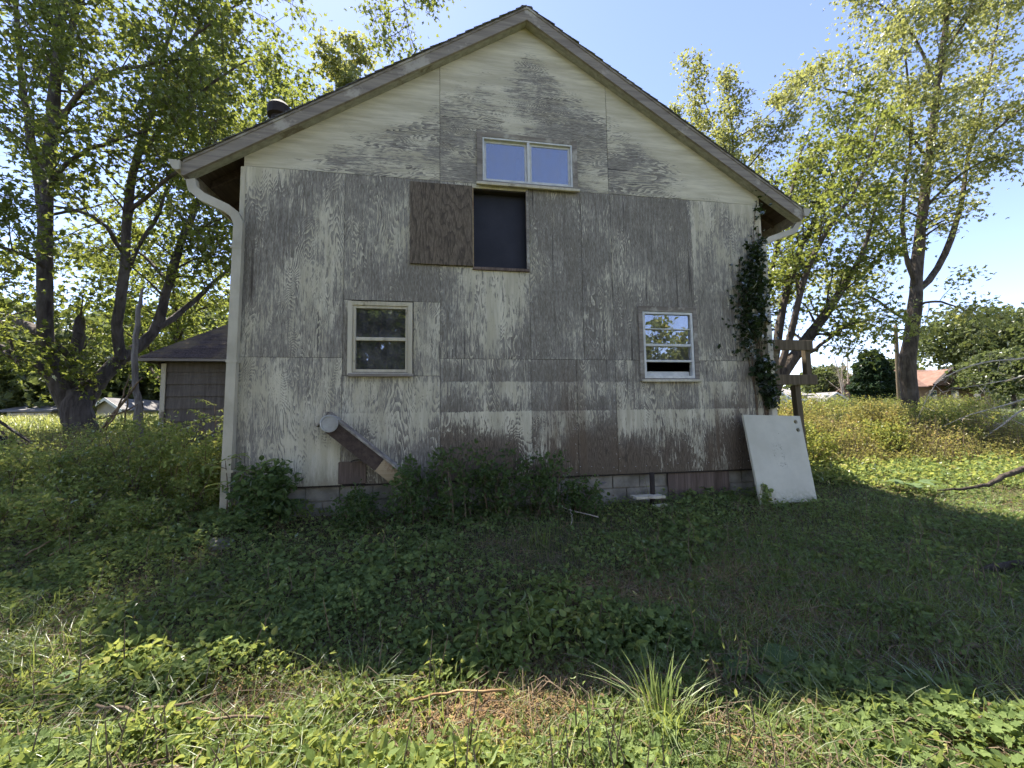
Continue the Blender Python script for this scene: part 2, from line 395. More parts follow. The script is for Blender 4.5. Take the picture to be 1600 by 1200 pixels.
def mat_bark(name, c1, c2, c3, sc_=9):
    k = NT(name); p = k.obj(); q = k.vmul(p, (1, 1, .22))
    v = k.n('TexVoronoi', dict(feature='F1'), Vector=q, Scale=sc_ * 1.6).outputs[0]
    f = k.noise(q, sc_, 6, .65, .5); f2 = k.noise(p, 2.2, 3, .6)
    col = k.mix(k.ss(f, .3, .7), C4(c1), C4(c2)); col = k.mix(k.ss(f2, .5, .75, 0, .6), col, C4(c3))
    return k.fin(col, .9, k.bump(k.math('ADD', f, v), .9, .03), .15)

def mat_glass():
    k = NT('window_glass'); fr = k.n('LayerWeight', None, Blend=.5).outputs['Facing']
    nz = k.noise(k.vmul(k.pos(), (1, 1, 1)), 3.0, 2, .5)
    gl = k.n('BsdfGlossy'); k.set(gl, 'Roughness', .012); k.set(gl, 'Color', (.9, .93, 1, 1)); k.set(gl, 'Normal', k.bump(nz, .008, .02))
    tr = k.n('BsdfTransparent'); k.set(tr, 'Color', (.5, .52, .55, 1))
    mx0 = k.n('MixShader', None, i0=k.ss(fr, 0, 1, .28, .8), i1=tr, i2=gl)
    df = k.n('BsdfDiffuse'); k.set(df, 'Color', (.42, .40, .37, 1)); dn = k.noise(k.vmul(k.pos(), (1, 1, .6)), 7.0, 5, .65)
    mx = k.n('MixShader', None, i0=k.ss(dn, .3, .8, .05, .24), i1=mx0, i2=df)
    k.t.links.new(mx.outputs[0], k.out.inputs[0]); return k.m

def mat_ground():
    k = NT('soil_litter'); p = k.pos()
    a = k.noise(p, .35, 4, .6); b = k.noise(p, 4, 6, .65); c = k.noise(k.vmul(p, (1, 1, 1)), 40, 4, .7)
    soil = k.mix(k.ss(c, .3, .7), (.035, .026, .017, 1), (.105, .078, .046, 1))
    green = k.mix(k.ss(b, .3, .7), (.04, .06, .018, 1), (.10, .13, .035, 1))
    dist = k.n('VectorMath', dict(operation='LENGTH'), i0=p).outputs['Value']
    col = k.mix(k.math('MULTIPLY', k.ss(k.math('ADD', a, k.math('MULTIPLY', b, .4)), .45, .85), k.ss(dist, 6, 16, .35, 1.0)), soil, green)
    return k.fin(col, .95, None, .1)

def mat_shingle(name, c1, c2, moss=None):
    k = NT(name); p = k.pos(); f = k.noise(p, 28, 4, .7); m = k.noise(p, 1.3, 4, .6)
    col = k.mix(k.ss(f, .35, .65), C4(c1), C4(c2)); col = k.mix(.35, col, k.mix(k.rand(), (.5, .5, .5, 1), (1.2, 1.2, 1.2, 1)), 'MULTIPLY')
    if moss: col = k.mix(k.ss(m, .45, .62, 0, .8), col, C4(moss))
    return k.fin(col, .95, k.bump(f, .6, .006), .1)

def mat_wood(name, c1, c2, c3=None, axis=2, patchy=0.0):
    k = NT(name); st = [18, 18, 18]; st[axis] = 1.0
    p = k.vmul(k.pos(), tuple(st)); f = k.noise(p, 1.0, 5, .65, .4); fine = k.noise(k.vmul(p, (5, 5, 5)), 1.0, 3, .6)
    col = k.mix(k.ss(f, .3, .7), C4(c1), C4(c2))
    if c3: col = k.mix(k.ss(k.noise(k.pos(), 2.4, 5, .65), .5 - patchy, .62 - patchy * .6), col, C4(c3))
    return k.fin(col, .85, k.bump(k.math('ADD', f, fine), .4, .006), .2)

M = {}
M['ply'] = mat_plywood()
M['sheath'] = mat_plain('dark_sheathing', (.02, .016, .013), (.04, .03, .024), 4)
M['gloom'] = mat_plain('opening_gloom', (.016, .016, .021), (.028, .027, .034), 2, .6)  # blue-black tone imitating the dim, veiled interior behind the opening
M['inside'] = mat_plain('dim_interior', (.05, .045, .045), (.08, .07, .07), 3)
M['barge'] = mat_wood('weathered_barge_board', (.19, .16, .13), (.31, .27, .215), (.40, .36, .29), 0, -.06)
M['soffit'] = mat_wood('old_painted_soffit', (.26, .25, .2), (.40, .385, .31), (.2, .17, .12), 0, -.08)
M['deck'] = mat_wood('dark_roof_deck', (.05, .035, .027), (.09, .065, .05), None, 1)
M['shingle'] = mat_shingle('asphalt_shingle', (.06, .058, .056), (.13, .125, .115), (.10, .10, .04))
M['shed_shingle'] = mat_shingle('brown_shingle', (.055, .043, .04), (.12, .09, .08), (.17, .13, .08))
M['trim'] = mat_wood('aged_white_trim', (.44, .39, .28), (.58, .52, .385), (.22, .18, .12), 2, -.06)
M['trimgrey'] = mat_wood('bare_grey_trim', (.16, .135, .11), (.30, .265, .215), (.42, .385, .315), 0, -.02)
M['vinyl'] = mat_plain('window_vinyl', (.50, .50, .46), (.64, .63, .58), 10, .45, bump=.03, varied=0)
M['gutter'] = mat_plain('dirty_gutter', (.37, .33, .24), (.53, .48, .36), 3, .5, (1, 1, .6), .05, .4, 0, .1)
M['glass'] = mat_glass()
M['curtain'] = mat_plain('curtain_cloth', (.5, .5, .5), (.62, .62, .62), 8, .9)
M['brownply'] = mat_wood('brown_plywood', (.085, .06, .045), (.19, .14, .11), (.12, .09, .07), 2, -.02)
M['newply'] = mat_wood('raw_plywood', (.30, .22, .12), (.42, .32, .19), (.24, .14, .08), 0, -.06)
M['block'] = mat_plain('concrete_block', (.17, .15, .115), (.31, .28, .22), 5, .95, bump=.5)
M['metal'] = mat_plain('dull_sheet_metal', (.3, .3, .29), (.45, .45, .43), 5, .5, spec=.5, metal=.4)
M['door'] = mat_plain('chipped_white_paint', (.62, .65, .58), (.76, .78, .72), 2.2, .55, bump=.1, varied=0)
M['dark'] = mat_plain('dark_void', (.012, .01, .01), (.03, .025, .022), 6)
M['postwood'] = mat_wood('treated_post_wood', (.075, .056, .034), (.16, .125, .08), None, 2)
M['bark'] = mat_bark('maple_bark', (.05, .04, .036), (.125, .105, .092), (.17, .15, .13))
M['bark2'] = mat_bark('ridged_bark', (.045, .035, .027), (.115, .092, .07), (.15, .125, .10))
M['deadwood'] = mat_bark('bleached_dead_wood', (.30, .25, .19), (.52, .45, .35), (.36, .3, .22), 14)
M['snag'] = mat_bark('grey_dead_stem', (.12, .105, .095), (.26, .235, .21), (.18, .15, .13), 14)
M['darkwood'] = mat_bark('wet_dark_wood', (.035, .027, .02), (.085, .067, .05), (.06, .05, .035), 14)
M['twig'] = mat_plain('brown_twig', (.10, .07, .045), (.22, .16, .10), 12, .9)
M['straw'] = mat_plain('dry_straw', (.19, .115, .055), (.37, .25, .12), 9, .9)
M['leafA'] = mat_leaf('maple_leaf', (.036, .055, .016), (.10, .13, .032), .45, (.24, .20, .045), .03, (.36, .40, .07))
M['leafB'] = mat_leaf('light_maple_leaf', (.07, .095, .03), (.17, .19, .06), .45, (.34, .28, .07), .05, (.50, .50, .13))
M['leafC'] = mat_leaf('ground_ivy_leaf', (.066, .10, .036), (.19, .245, .082), .35, (.28, .27, .07), .03, (.44, .52, .12))
M['leafD'] = mat_leaf('honeysuckle_leaf', (.065, .105, .03), (.22, .275, .085), .40, (.38, .33, .10), .035, (.54, .57, .13))
M['leafE'] = mat_leaf('meadow_weed', (.08, .115, .028), (.24, .26, .06), .4, (.46, .36, .07), .02, (.50, .50, .11))
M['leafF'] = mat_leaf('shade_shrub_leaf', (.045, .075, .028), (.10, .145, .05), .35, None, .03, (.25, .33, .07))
M['leafG'] = mat_leaf('brush_leaf', (.11, .105, .035), (.27, .245, .075), .4, (.42, .27, .10), .02, (.50, .45, .12))
M['ivy'] = mat_leaf('climbing_vine_leaf', (.014, .024, .010), (.034, .052, .018), .25, None, .08, (.12, .17, .03))
M['grass'] = mat_leaf('grass_blade', (.08, .12, .03), (.18, .225, .07), .4, (.42, .35, .16), .03, (.42, .47, .10))
M['farleaf'] = mat_leaf('distant_foliage', (.05, .065, .028), (.13, .15, .06), .35, None, .04, (.2, .24, .06))
M['conifer'] = mat_leaf('evergreen_needles', (.012, .024, .012), (.03, .052, .022), .15, None, .04, (.08, .12, .03))
M['burdock'] = mat_leaf('broad_weed_leaf', (.07, .11, .045), (.14, .19, .08), .3, None, .03, (.30, .38, .09))
M['litter'] = mat_leaf('dead_leaf', (.07, .048, .028), (.19, .13, .075), .2, None, .02, (.24, .16, .08))
M['siding'] = mat_wood('grey_shed_siding', (.10, .083, .066), (.155, .13, .105), None, 2)
M['pale'] = mat_plain('pale_house_siding', (.30, .27, .22), (.40, .365, .31), 2, .8)
M['brick'] = mat_plain('brown_house_wall', (.20, .12, .08), (.30, .19, .13), 2, .9)
M['roofbrown'] = mat_plain('far_brown_roof', (.15, .085, .06), (.22, .13, .095), 2, .95)
M['roofgrey'] = mat_plain('far_grey_roof', (.16, .15, .145), (.25, .235, .22), 2, .95)
M['carpaint'] = mat_plain('white_car_paint', (.6, .62, .64), (.68, .70, .72), 2, .3, bump=.02, spec=.5, varied=0)
M['carglass'] = mat_plain('car_glass', (.05, .08, .10), (.10, .14, .17), 2, .08, bump=0, spec=.8, varied=0)
M['rubber'] = mat_plain('tyre_rubber', (.02, .02, .02), (.035, .035, .035), 9, .9)
M['lampglass'] = mat_plain('lamp_lens', (.5, .5, .48), (.65, .65, .62), 6, .2)
M['soil'] = mat_ground()

# ================================================================ GROUND
def grid_axis(lo, hi, core0, core1, fine, n_out):
    core = np.arange(core0, core1 + 1e-6, fine)
    a = core0 - np.geomspace(fine, core0 - lo, n_out)[::-1]; b = core1 + np.geomspace(fine, hi - core1, n_out)
    return np.concatenate([a, core, b])
gx = grid_axis(-400, 400, -9, 16, .2, 34); gyv = grid_axis(-300, 500, -6, 9, .2, 34)
GX, GY = np.meshgrid(gx, gyv, indexing='ij'); GZ = g(GX, GY) + .02 * np.sin(GX * 9.1) * np.sin(GY * 8.3) * (np.abs(GX) < 20)
nX, nY = GX.shape; ii, jj = np.meshgrid(np.arange(nX - 1), np.arange(nY - 1), indexing='ij')
GF = np.stack([ii * nY + jj, (ii + 1) * nY + jj, (ii + 1) * nY + jj + 1, ii * nY + jj + 1], -1).reshape(-1, 4)
ground = raw('ground', np.stack([GX, GY, GZ], -1).reshape(-1, 3), GF, M['soil'], smooth=True, center=False)
tag(ground, kind='structure')

# ================================================================ HOUSE
W_, SL, ZA, SPAN, OV = 7.32, .6265, 7.324, 4.258, .14
LEN = 9.0; XC = W_ / 2
rtop = lambda x: ZA - SL * abs(x - XC)
house = thing('old_house', (XC, 0, .3), 'weathered plywood house with peeling cream paint and a plain gable end', 'house')
H = house
def ply(name, x0, x1, z0, z1, paint, seed, brown=0.0, hgrain=0.0, band=0.0, y=-.014, y1=-.002, parent=H, jit=True):
    gp = .0025; j = random.uniform(-.002, .002) if jit else 0
    o = box(name, x0 + gp, x1 - gp, y + j, y1, z0 + gp, z1 - gp, M['ply'], parent)
    return pp(o, paint, seed, brown, hgrain, band)
def pp(o, paint, seed, brown=0.0, hgrain=0.0, band=0.0):
    o['paint'] = float(paint); o['seed'] = float(seed); o['brown'] = float(brown); o['hgrain'] = float(hgrain); o['band'] = float(band); o['gscale'] = 1.0 + .8 * ((seed * .618) % 1); return o
Z0, ZS, ZU = .69, 2.28, 4.715
# framing wall behind the sheets, with real openings
xs = [0.01, 1.36, 2.02, 2.88, 3.01, 3.64, 3.66, 4.32, 5.31, 6.09, W_ - .01]
zl = lambda x: [Z0 - .02, 2.04, 2.14, 2.94, 3.0, 3.535, 4.635, 4.78, 4.84, 4.845 + (rtop(x) - .06 - 4.845) * .6 if x in (0.01, W_ - .01) else 5.4 if rtop(x) - .06 > 5.5 else 4.845 + (rtop(x) - .06 - 4.845) * .6, rtop(x) - .06]
hol = set()
for k_ in range(2, 3): hol.add((1, k_))                      # left window
for k_ in (1, 2, 3): hol.add((8, k_))                        # right window
for i_ in (3, 4): hol.add((i_, 5))                           # dark opening
for i_ in (4, 5, 6):
    for k_ in (7, 8): hol.add((i_, k_))                      # upper window
sheet('stud_wall', xs, zl, hol, .001, .10, M['sheath'], H)
# plywood sheets
ply('plywood_sheet', 0, 1.22, ZS, ZU, .40, 1.3)
ply('plywood_sheet', 1.22, 2.44, 3.03, ZU, .33, 2.1)
ply('plywood_sheet', 1.22, 1.32, 2.05, 3.03, .38, 3.7)
ply('plywood_sheet', 2.095, 2.44, 2.05, 3.03, .56, 4.4)
ply('plywood_sheet', 2.44, 2.87, 3.53, ZU, .45, 5.2)
ply('plywood_sheet', 2.87, 3.66, 4.65, ZU, .85, 5.9)
ply('plywood_sheet', 2.44, 3.66, ZS, 3.53, .48, 6.6)
ply('plywood_sheet', 3.66, 4.42, ZS, ZU, .36, 7.9)
ply('plywood_sheet', 4.42, 4.87, ZS, ZU, .33, 8.3)
o = sheet('plywood_sheet', [4.873, 5.28, 6.14], lambda x: [ZS + .003, 3.02, ZU - .003], {(1, 0)}, -.0145, -.002, M['ply'], H); pp(o, .31, 9.4)
ply('plywood_sheet', 6.14, 6.78, ZS, ZU, .42, 10.7)
ply('plywood_sheet', 6.78, W_, ZS, ZU, .46, 11.2)
ply('plywood_sheet', 0, 1.22, Z0, ZS, .58, 12.5)
o = sheet('plywood_sheet', [1.223, 1.24, 1.52, 2.437], lambda x: [Z0 + .003, .97, 2.047], {(1, 0)}, -.0135, -.002, M['ply'], H); pp(o, .50, 13.1, 0, 0, .3)
ply('plywood_sheet', 2.44, 3.66, Z0, ZS, .43, 14.6, band=1)
ply('plywood_sheet', 3.66, 4.30, Z0, ZS, .36, 15.8, band=1)
ply('plywood_sheet', 4.30, 4.87, Z0, ZS, .30, 16.9, band=1)
o = sheet('plywood_sheet', [4.873, 5.28, 6.14], lambda x: [Z0 + .003, 2.0, ZS - .003], {(1, 1)}, -.0145, -.002, M['ply'], H); pp(o, .46, 17.7, 0, 0, 1)
ply('plywood_sheet', 6.14, 6.78, Z0, ZS, .40, 18.2, band=1)
ply('plywood_sheet', 6.78, W_, Z0, ZS, .38, 19.6, band=1)
gt = lambda x: rtop(x) - .075
pp(prism('gable_sheet', [(.003, ZU + .003), (2.437, ZU + .003), (2.437, gt(2.437)), (.003, gt(.003))], -.013, -.002, M['ply'], H), .54, 21.3, 0, 1)
pp(prism('gable_sheet', [(4.863, ZU + .003), (W_ - .003, ZU + .003), (W_ - .003, gt(W_)), (4.863, gt(4.863))], -.0145, -.002, M['ply'], H), .52, 22.9, 0, 1)
pp(sheet('gable_sheet', [2.443, 2.99, 3.66, 4.34, 4.857], lambda x: [ZU + .003, 4.76, 5.41, gt(x)], {(1, 1), (2, 1)}, -.0125, -.002, M['ply'], H), .46, 24.2, 0, 1)
nx_all = []
for xx, z0_, z1_ in ((1.25, .75, 2.0), (2.41, .75, 2.2), (2.47, .75, 2.2), (3.63, .75, 2.2), (3.69, .75, 2.2), (4.27, .75, 2.2), (4.84, .75, 2.2), (4.90, .75, 1.95), (5.5, .75, 1.9), (6.11, .75, 1.95), (6.75, .75, 2.2), (2.47, 2.32, 3.5), (3.69, 2.32, 4.65), (4.39, 2.32, 4.65), (4.45, 2.32, 4.65), (1.19, 2.32, 4.65)):
    for zz in np.arange(z0_, z1_, .2): nx_all.append((xx + random.uniform(-.012, .012), zz + random.uniform(-.05, .05)))
for xx in np.arange(4.0, 7.2, .16): nx_all.append((xx, .80 + random.uniform(-.015, .015)))
NV, NF = [], []
for (xx, zz) in nx_all:
    b0_ = len(NV); an = np.arange(6) / 6 * 6.283
    NV += [(xx + .0055 * math.cos(a), -.0175, zz + .0055 * math.sin(a)) for a in an] + [(xx + .0055 * math.cos(a), -.0115, zz + .0055 * math.sin(a)) for a in an]
    NF += [[b0_ + i for i in range(6)]] + [[b0_ + i, b0_ + i + 6, b0_ + (i + 1) % 6 + 6, b0_ + (i + 1) % 6] for i in range(6)]
tag(raw('nail_heads', NV, NF, M['metal'], H), kind='stuff')
# brown board slid beside the dark hay-door opening, and its frame
pp(box('opening_cover', 2.05, 2.875, -.05, -.018, 3.535, 4.66, M['ply'], H, .003), -.45, 31.7, .85)['gscale'] = .42
box('opening_jamb', 3.625, 3.66, -.04, -.001, 3.53, 4.66, M['trimgrey'], H, .003)
box('opening_sill', 2.875, 3.66, -.045, -.001, 3.49, 3.53, M['brownply'], H, .003)
box('opening_jamb', 2.876, 2.892, -.03, -.001, 3.532, 4.648, M['newply'], H, .002)
box('opening_gloom_sheet', 2.80, 3.72, .115, .12, 3.45, 4.70, M['gloom'], H)  # added backing sheet; its dark colour stands in for the unlit interior
# hatch and foundation
box('foundation_hatch', 1.20, 1.53, -.035, -.016, .705, .975, M['brownply'], H, .003)
bw, bh = .40, .20
blk = None
for r_ in range(4):
    x0 = -.2 if r_ % 2 else 0.0
    z0 = .69 - .2 * (r_ + 1)
    for i_ in range(20):
        a, b_ = max(x0 + i_ * bw, 0.0) + .005, min(x0 + (i_ + 1) * bw, W_) - .005
        if b_ - a < .08: continue
        if r_ < 2 and a > 5.55 and b_ < 6.75: continue
        y0 = .045 + random.uniform(-.004, .004)
        if blk is not None and abs((b_ - a) - .39) < 1e-6: dup(blk, ((a + b_) / 2, y0 + .07, z0 + .1), H)
        else:
            o = box('concrete_block', a, b_, y0, y0 + .14, z0 + .005, z0 + .195, M['block'], H, .006)
            if blk is None and abs((b_ - a) - .39) < 1e-6: blk = o
box('mortar_core', .02, W_ - .02, .07, .165, -.05, .68, M['block'], H)
box('plywood_patch', 5.62, 6.58, .02, .042, .31, .675, M['brownply'], H, .003)
# side and back walls, floor, ceiling
for nm, a, b_ in (('side_wall', -.004, .10), ('side_wall', W_ - .10, W_ + .004)):
    o = box(nm, a, b_, .102, LEN - .1, .2, 4.78, M['ply'], H); pp(o, .6, 40 + a)
o = prism('back_wall', [(0, .2), (W_, .2), (W_, 4.78), (XC, rtop(XC) - .08), (0, 4.78)], LEN - .099, LEN, M['ply'], H); pp(o, .6, 50)
box('floor', .11, W_ - .11, .11, LEN - .11, .60, .68, M['inside'], H); box('upper_floor', .11, W_ - .11, .11, LEN - .11, 3.2, 3.4, M['inside'], H)
# roof
def roof_side(sgn):
    xe, xr = XC + sgn * SPAN, XC
    def slab(name, off0, off1, y0, y1, mat, xa=xe, xb=xr, par=None):
        poly = [(xa, rtop(xa) - off0), (xb, rtop(xb) - off0), (xb, rtop(xb) - off1), (xa, rtop(xa) - off1)]
        if sgn < 0: poly = poly[::-1]
        V = [(x, y, z) for y in (y0, y1) for x, z in poly]; n = 4
        F = [[3, 2, 1, 0], [4, 5, 6, 7]] + [[i, (i + 1) % n, (i + 1) % n + n, i + n] for i in range(n)]
        return raw(name, V, F, mat, par or H)
    dk = slab('roof_deck', .022, .05, -OV + .012, LEN + .25, M['deck'])
    slab('barge_board', .030, .21, -OV - .02, -OV + .012, M['barge'])
    slab('barge_trim', .018, .05, -OV - .03, -OV - .0215, M['trimgrey'])
    slab('rake_soffit', .185, .20, -OV + .0125, -.016, M['soffit'], XC + sgn * (SPAN - .02))
    L = math.hypot(SPAN, SPAN * SL); nC = int(L / .14); ux, uz = sgn * SPAN / L, -SPAN * SL / L
    nx_, nz_ = -uz * sgn * sgn, abs(ux)
    nrm = np.array([sgn * SL, 0, 1]); nrm /= np.linalg.norm(nrm); dv = np.array([ux, 0, uz]); first = None
    for i in range(nC + 1):
        s0 = L + .03 - (i + 1) * .14
        top = np.array([XC, 0, ZA - .022]) + dv * s0
        y0 = -OV - .045 + random.uniform(-.018, .012)
        ctr = top + dv * .08 + nrm * .009 + np.array([0, (y0 + LEN + .26) / 2, 0])
        if first is None:
            hl = (LEN + .26 - y0) / 2; V = []
            for yy in (-hl, hl):
                for (a, b_) in ((-.085, -.008), (.085, .002), (.085, .016), (-.085, 0)): V.append(ctr + dv * a + nrm * b_ + np.array([0, yy, 0]))
            F = [[0, 1, 2, 3], [7, 6, 5, 4], [0, 4, 5, 1], [1, 5, 6, 2], [2, 6, 7, 3], [3, 7, 4, 0]]
            if sgn > 0: F = [q[::-1] for q in F]
            first = raw('shingle_course', V, F, M['shingle'], H, origin=ctr)
        else: dup(first, ctr, H)
    # rafter tails under the eave
    rt = None
    for yy in np.arange(.3, LEN, .6):
        xa = XC + sgn * (SPAN - .06); xb = XC + sgn * (XC - .02)
        if rt is None:
            poly = [(xa, rtop(xa) - .052), (xb, rtop(xb) - .052), (xb, rtop(xb) - .17), (xa, rtop(xa) - .15)]
            V = [(x, y, z) for y in (yy, yy + .045) for x, z in poly]
            F = [[3, 2, 1, 0], [4, 5, 6, 7]] + [[i, (i + 1) % 4, (i + 1) % 4 + 4, i + 4] for i in range(4)]
            rt = raw('rafter_tail', V, F, M['deck'], H); c0 = Vector(rt.location) + Vector(house.location)
        else: dup(rt, (c0[0], yy + .0225, c0[2]), H)
    # eave fascia and gutter
    xf = xe + sgn * .001; x1 = sorted((xf, xf + sgn * .022))
    box('eave_fascia', x1[0], x1[1], -OV - .018, LEN + .24, rtop(xe) - .20, rtop(xe) - .035, M['barge'], H)
    gxo = xf + sgn * .0235
    prof = [(0, 0), (0, -.115), (.035, -.125), (.075, -.11), (.095, -.07), (.12, -.03), (.125, 0), (.118, 0), (.112, -.03), (.086, -.066), (.068, -.1), (.035, -.112), (.008, -.105), (.008, 0)]
    n = len(prof); zt = rtop(xe) - .03
    V = [(gxo + sgn * a, y, zt + b_) for y in (-OV - .04, LEN + .25) for a, b_ in prof]
    F = [[i, (i + 1) % n, (i + 1) % n + n, i + n] for i in range(n)]
    if sgn > 0: F = [q[::-1] for q in F]
    gut = raw('gutter', V, F, M['gutter'], H)
    cap = [(gxo + sgn * a, zt + b_) for a, b_ in prof[:7]]
    if sgn < 0: cap = cap[::-1]
    cp = [(x, -OV - .046, z) for x, z in cap] + [(x, -OV - .0395, z) for x, z in cap]; m_ = len(cap)
    raw('end_cap', cp, [list(range(m_))[::-1], list(range(m_, 2 * m_))] + [[i, (i + 1) % m_, (i + 1) % m_ + m_, i + m_] for i in range(m_)], M['gutter'], gut)
    return gut
gutL = roof_side(-1); gutR = roof_side(1)
box('ridge_cap', XC - .09, XC + .09, -OV - .03, LEN + .2, ZA - .045, ZA + .012, M['shingle'], H, .02)
def sq_tube(name, pts, w_, mat, parent):
    L = np.asarray(pts, float); P = L[None]; D = np.gradient(P, axis=1); D = norm(D)
    A = norm(np.cross(D, np.array([0, 1., 0]))); B = np.cross(D, A); V = []
    for a, b_ in ((-1, -1), (1, -1), (1, 1), (-1, 1)): V.append(P + A * a * w_[0] / 2 + B * b_ * w_[1] / 2)
    V = np.stack(V, 2)[0]; k = len(L); V = V.reshape(-1, 3)
    F = [[i * 4 + j, i * 4 + 4 + j, i * 4 + 4 + (j + 1) % 4, i * 4 + (j + 1) % 4] for i in range(k - 1) for j in range(4)] + [[0, 1, 2, 3], [k * 4 - 1, k * 4 - 2, k * 4 - 3, k * 4 - 4]]
    return raw(name, V, F, mat, parent)
yd = -.085
dsL = [at(300, 282, yd), at(303, 296, yd), at(318, 309, yd), at(356, 327, yd), at(368, 336, yd), at(373, 350, yd)]
cx_ = -.005
dsL = [p for p in dsL] + [np.array([cx_ + .012, yd, 3.85]), np.array([cx_ - .005, yd, 2.0]), np.array([cx_ - .02, yd, .36])]
for p in dsL[-4:-3]: p[0] = cx_ + .012
ds = sq_tube('downspout', dsL, (.105, .075), M['gutter'], H)
for zz in (3.6, 2.2, .9): box('strap', cx_ - .065, cx_ + .06, yd - .042, yd + .06, zz, zz + .03, M['gutter'], ds)
yd2 = -.06
dsR = [at(1247, 340, yd2), at(1246, 350, yd2), at(1238, 362, yd2), at(1201, 375, yd2), at(1191, 382, yd2), at(1188, 396, yd2)]
rx = W_ - .035
dsR[-1][0] = rx
dsR += [np.array([rx, yd2, 3.6]), np.array([rx + .01, yd2, 2.0]), np.array([rx + .015, yd2, .40])]
ds = sq_tube('downspout', dsR, (.085, .07), M['gutter'], H)
for zz in (3.5, 2.2): box('strap', rx - .05, rx + .055, yd2 - .04, yd2 + .05, zz, zz + .03, M['gutter'], ds)
# corner boards
box('corner_board', -.03, .028, -.026, -.0155, .5, 4.7, M['trim'], H, .003)
box('corner_board', W_ - .09, W_ + .002, -.026, -.0155, .6, 4.7, M['trim'], H, .003)

# windows: casing (part) > sill, sash, pane
def casing(x0, x1, z0, z1, wl, wr, wt, wb, mat, y=-.045):
    """mitred picture-frame casing"""
    V = []; F = []
    o = [(x0, z0), (x1, z0), (x1, z1), (x0, z1)]; i_ = [(x0 + wl, z0 + wb), (x1 - wr, z0 + wb), (x1 - wr, z1 - wt), (x0 + wl, z1 - wt)]
    for yy, shr in ((y, 0), (-.003, 0)):
        V += [(a, yy, b_) for a, b_ in o] + [(a, yy + (.008 if yy == y else 0), b_) for a, b_ in i_]
    for k in range(4):
        k2 = (k + 1) % 4
        F += [[k, k2, 4 + k2, 4 + k], [8 + k2, 8 + k, 12 + k, 12 + k2], [8 + k, 8 + k2, k2, k], [4 + k, 4 + k2, 12 + k2, 12 + k]]
    return raw('window', V, F, mat, H)
def frame_ring(name, x0, x1, z0, z1, t, y0, y1, mat, par, tb=None):
    tb = tb or t
    return sheet(name, [x0, x0 + t, x1 - t, x1], lambda x: [z0, z0 + tb, z1 - t, z1], {(1, 1)}, y0, y1, mat, par)
# left window
wdw = casing(1.285, 2.085, 2.06, 3.01, .055, .055, .05, .03, M['trim'])
frame_ring('sash', 1.343, 2.027, 2.10, 2.958, .032, -.02, .05, M['trim'], wdw)
box('meeting_rail', 1.376, 1.994, -.012, .04, 2.505, 2.55, M['trim'], wdw, .004)
box('pane', 1.372, 1.998, .012, .016, 2.552, 2.93, M['glass'], wdw); box('pane', 1.372, 1.998, .026, .030, 2.13, 2.503, M['glass'], wdw)
box('sill', 1.30, 2.10, -.075, -.046, 2.035, 2.075, M['trimgrey'], wdw, .005)
# right window: storm sash with extra bars, bottom raised
wdw = casing(5.235, 6.145, 1.985, 3.06, .065, .055, .07, .03, M['trimgrey'])
frame_ring('storm_frame', 5.303, 6.085, 2.02, 2.985, .034, -.028, .045, M['vinyl'], wdw)
for zz, t in ((2.735, .016), (2.50, .036), (2.27, .03)): box('sash_bar', 5.338, 6.05, -.022, .03, zz - t / 2, zz + t / 2, M['vinyl'], wdw, .003)
box('pane', 5.337, 6.051, .004, .007, 2.743, 2.95, M['glass'], wdw); box('pane', 5.337, 6.051, .010, .013, 2.519, 2.726, M['glass'], wdw)
box('pane', 5.337, 6.051, .016, .019, 2.286, 2.481, M['glass'], wdw)
box('inner_sash', 5.34, 6.05, .055, .085, 2.055, 2.125, M['vinyl'], wdw, .004)
box('sill', 5.25, 6.16, -.07, -.046, 1.965, 2.0, M['trim'], wdw, .005)
# upper window: two-light slider
wdw = casing(2.945, 4.385, 4.715, 5.455, .075, .07, .06, .04, M['trimgrey'])
frame_ring('frame', 3.022, 4.313, 4.762, 5.392, .022, -.032, .055, M['vinyl'], wdw)
box('mullion', 3.655, 3.69, -.03, .05, 4.785, 5.369, M['vinyl'], wdw, .003)
frame_ring('sash', 3.046, 3.653, 4.786, 5.368, .03, .012, .03, M['vinyl'], wdw); frame_ring('sash', 3.692, 4.289, 4.786, 5.368, .03, .002, .02, M['vinyl'], wdw)
box('pane', 3.077, 3.622, .018, .021, 4.817, 5.337, M['glass'], wdw); box('pane', 3.723, 4.258, .009, .012, 4.817, 5.337, M['glass'], wdw)
box('curtain', 3.53, 3.64, .13, .14, 4.75, 5.40, M['curtain'], wdw); box('curtain', 4.17, 4.30, .13, .14, 4.75, 5.40, M['curtain'], wdw)
box('sill', 2.93, 4.40, -.085, -.046, 4.675, 4.717, M['trim'], wdw, .005)
# small pale box on the wall in the vine
jb = box('wall_box', 7.03, 7.12, -.10, -.016, 2.93, 3.06, M['trim'], H, .008)
# roof vent seen over the left rake
bs = at(437, 172, .3); vx = bs[0]; zr = rtop(vx); vh = max(.3, at(437, 163, .3)[2] - zr)
vt = lathe('roof_vent', [(.10, -.15), (.10, vh - .2), (.15, vh - .19), (.15, vh - .06), (.10, vh), (.0, vh + .005)], (vx, .3, zr), M['sheath'], H, 14)

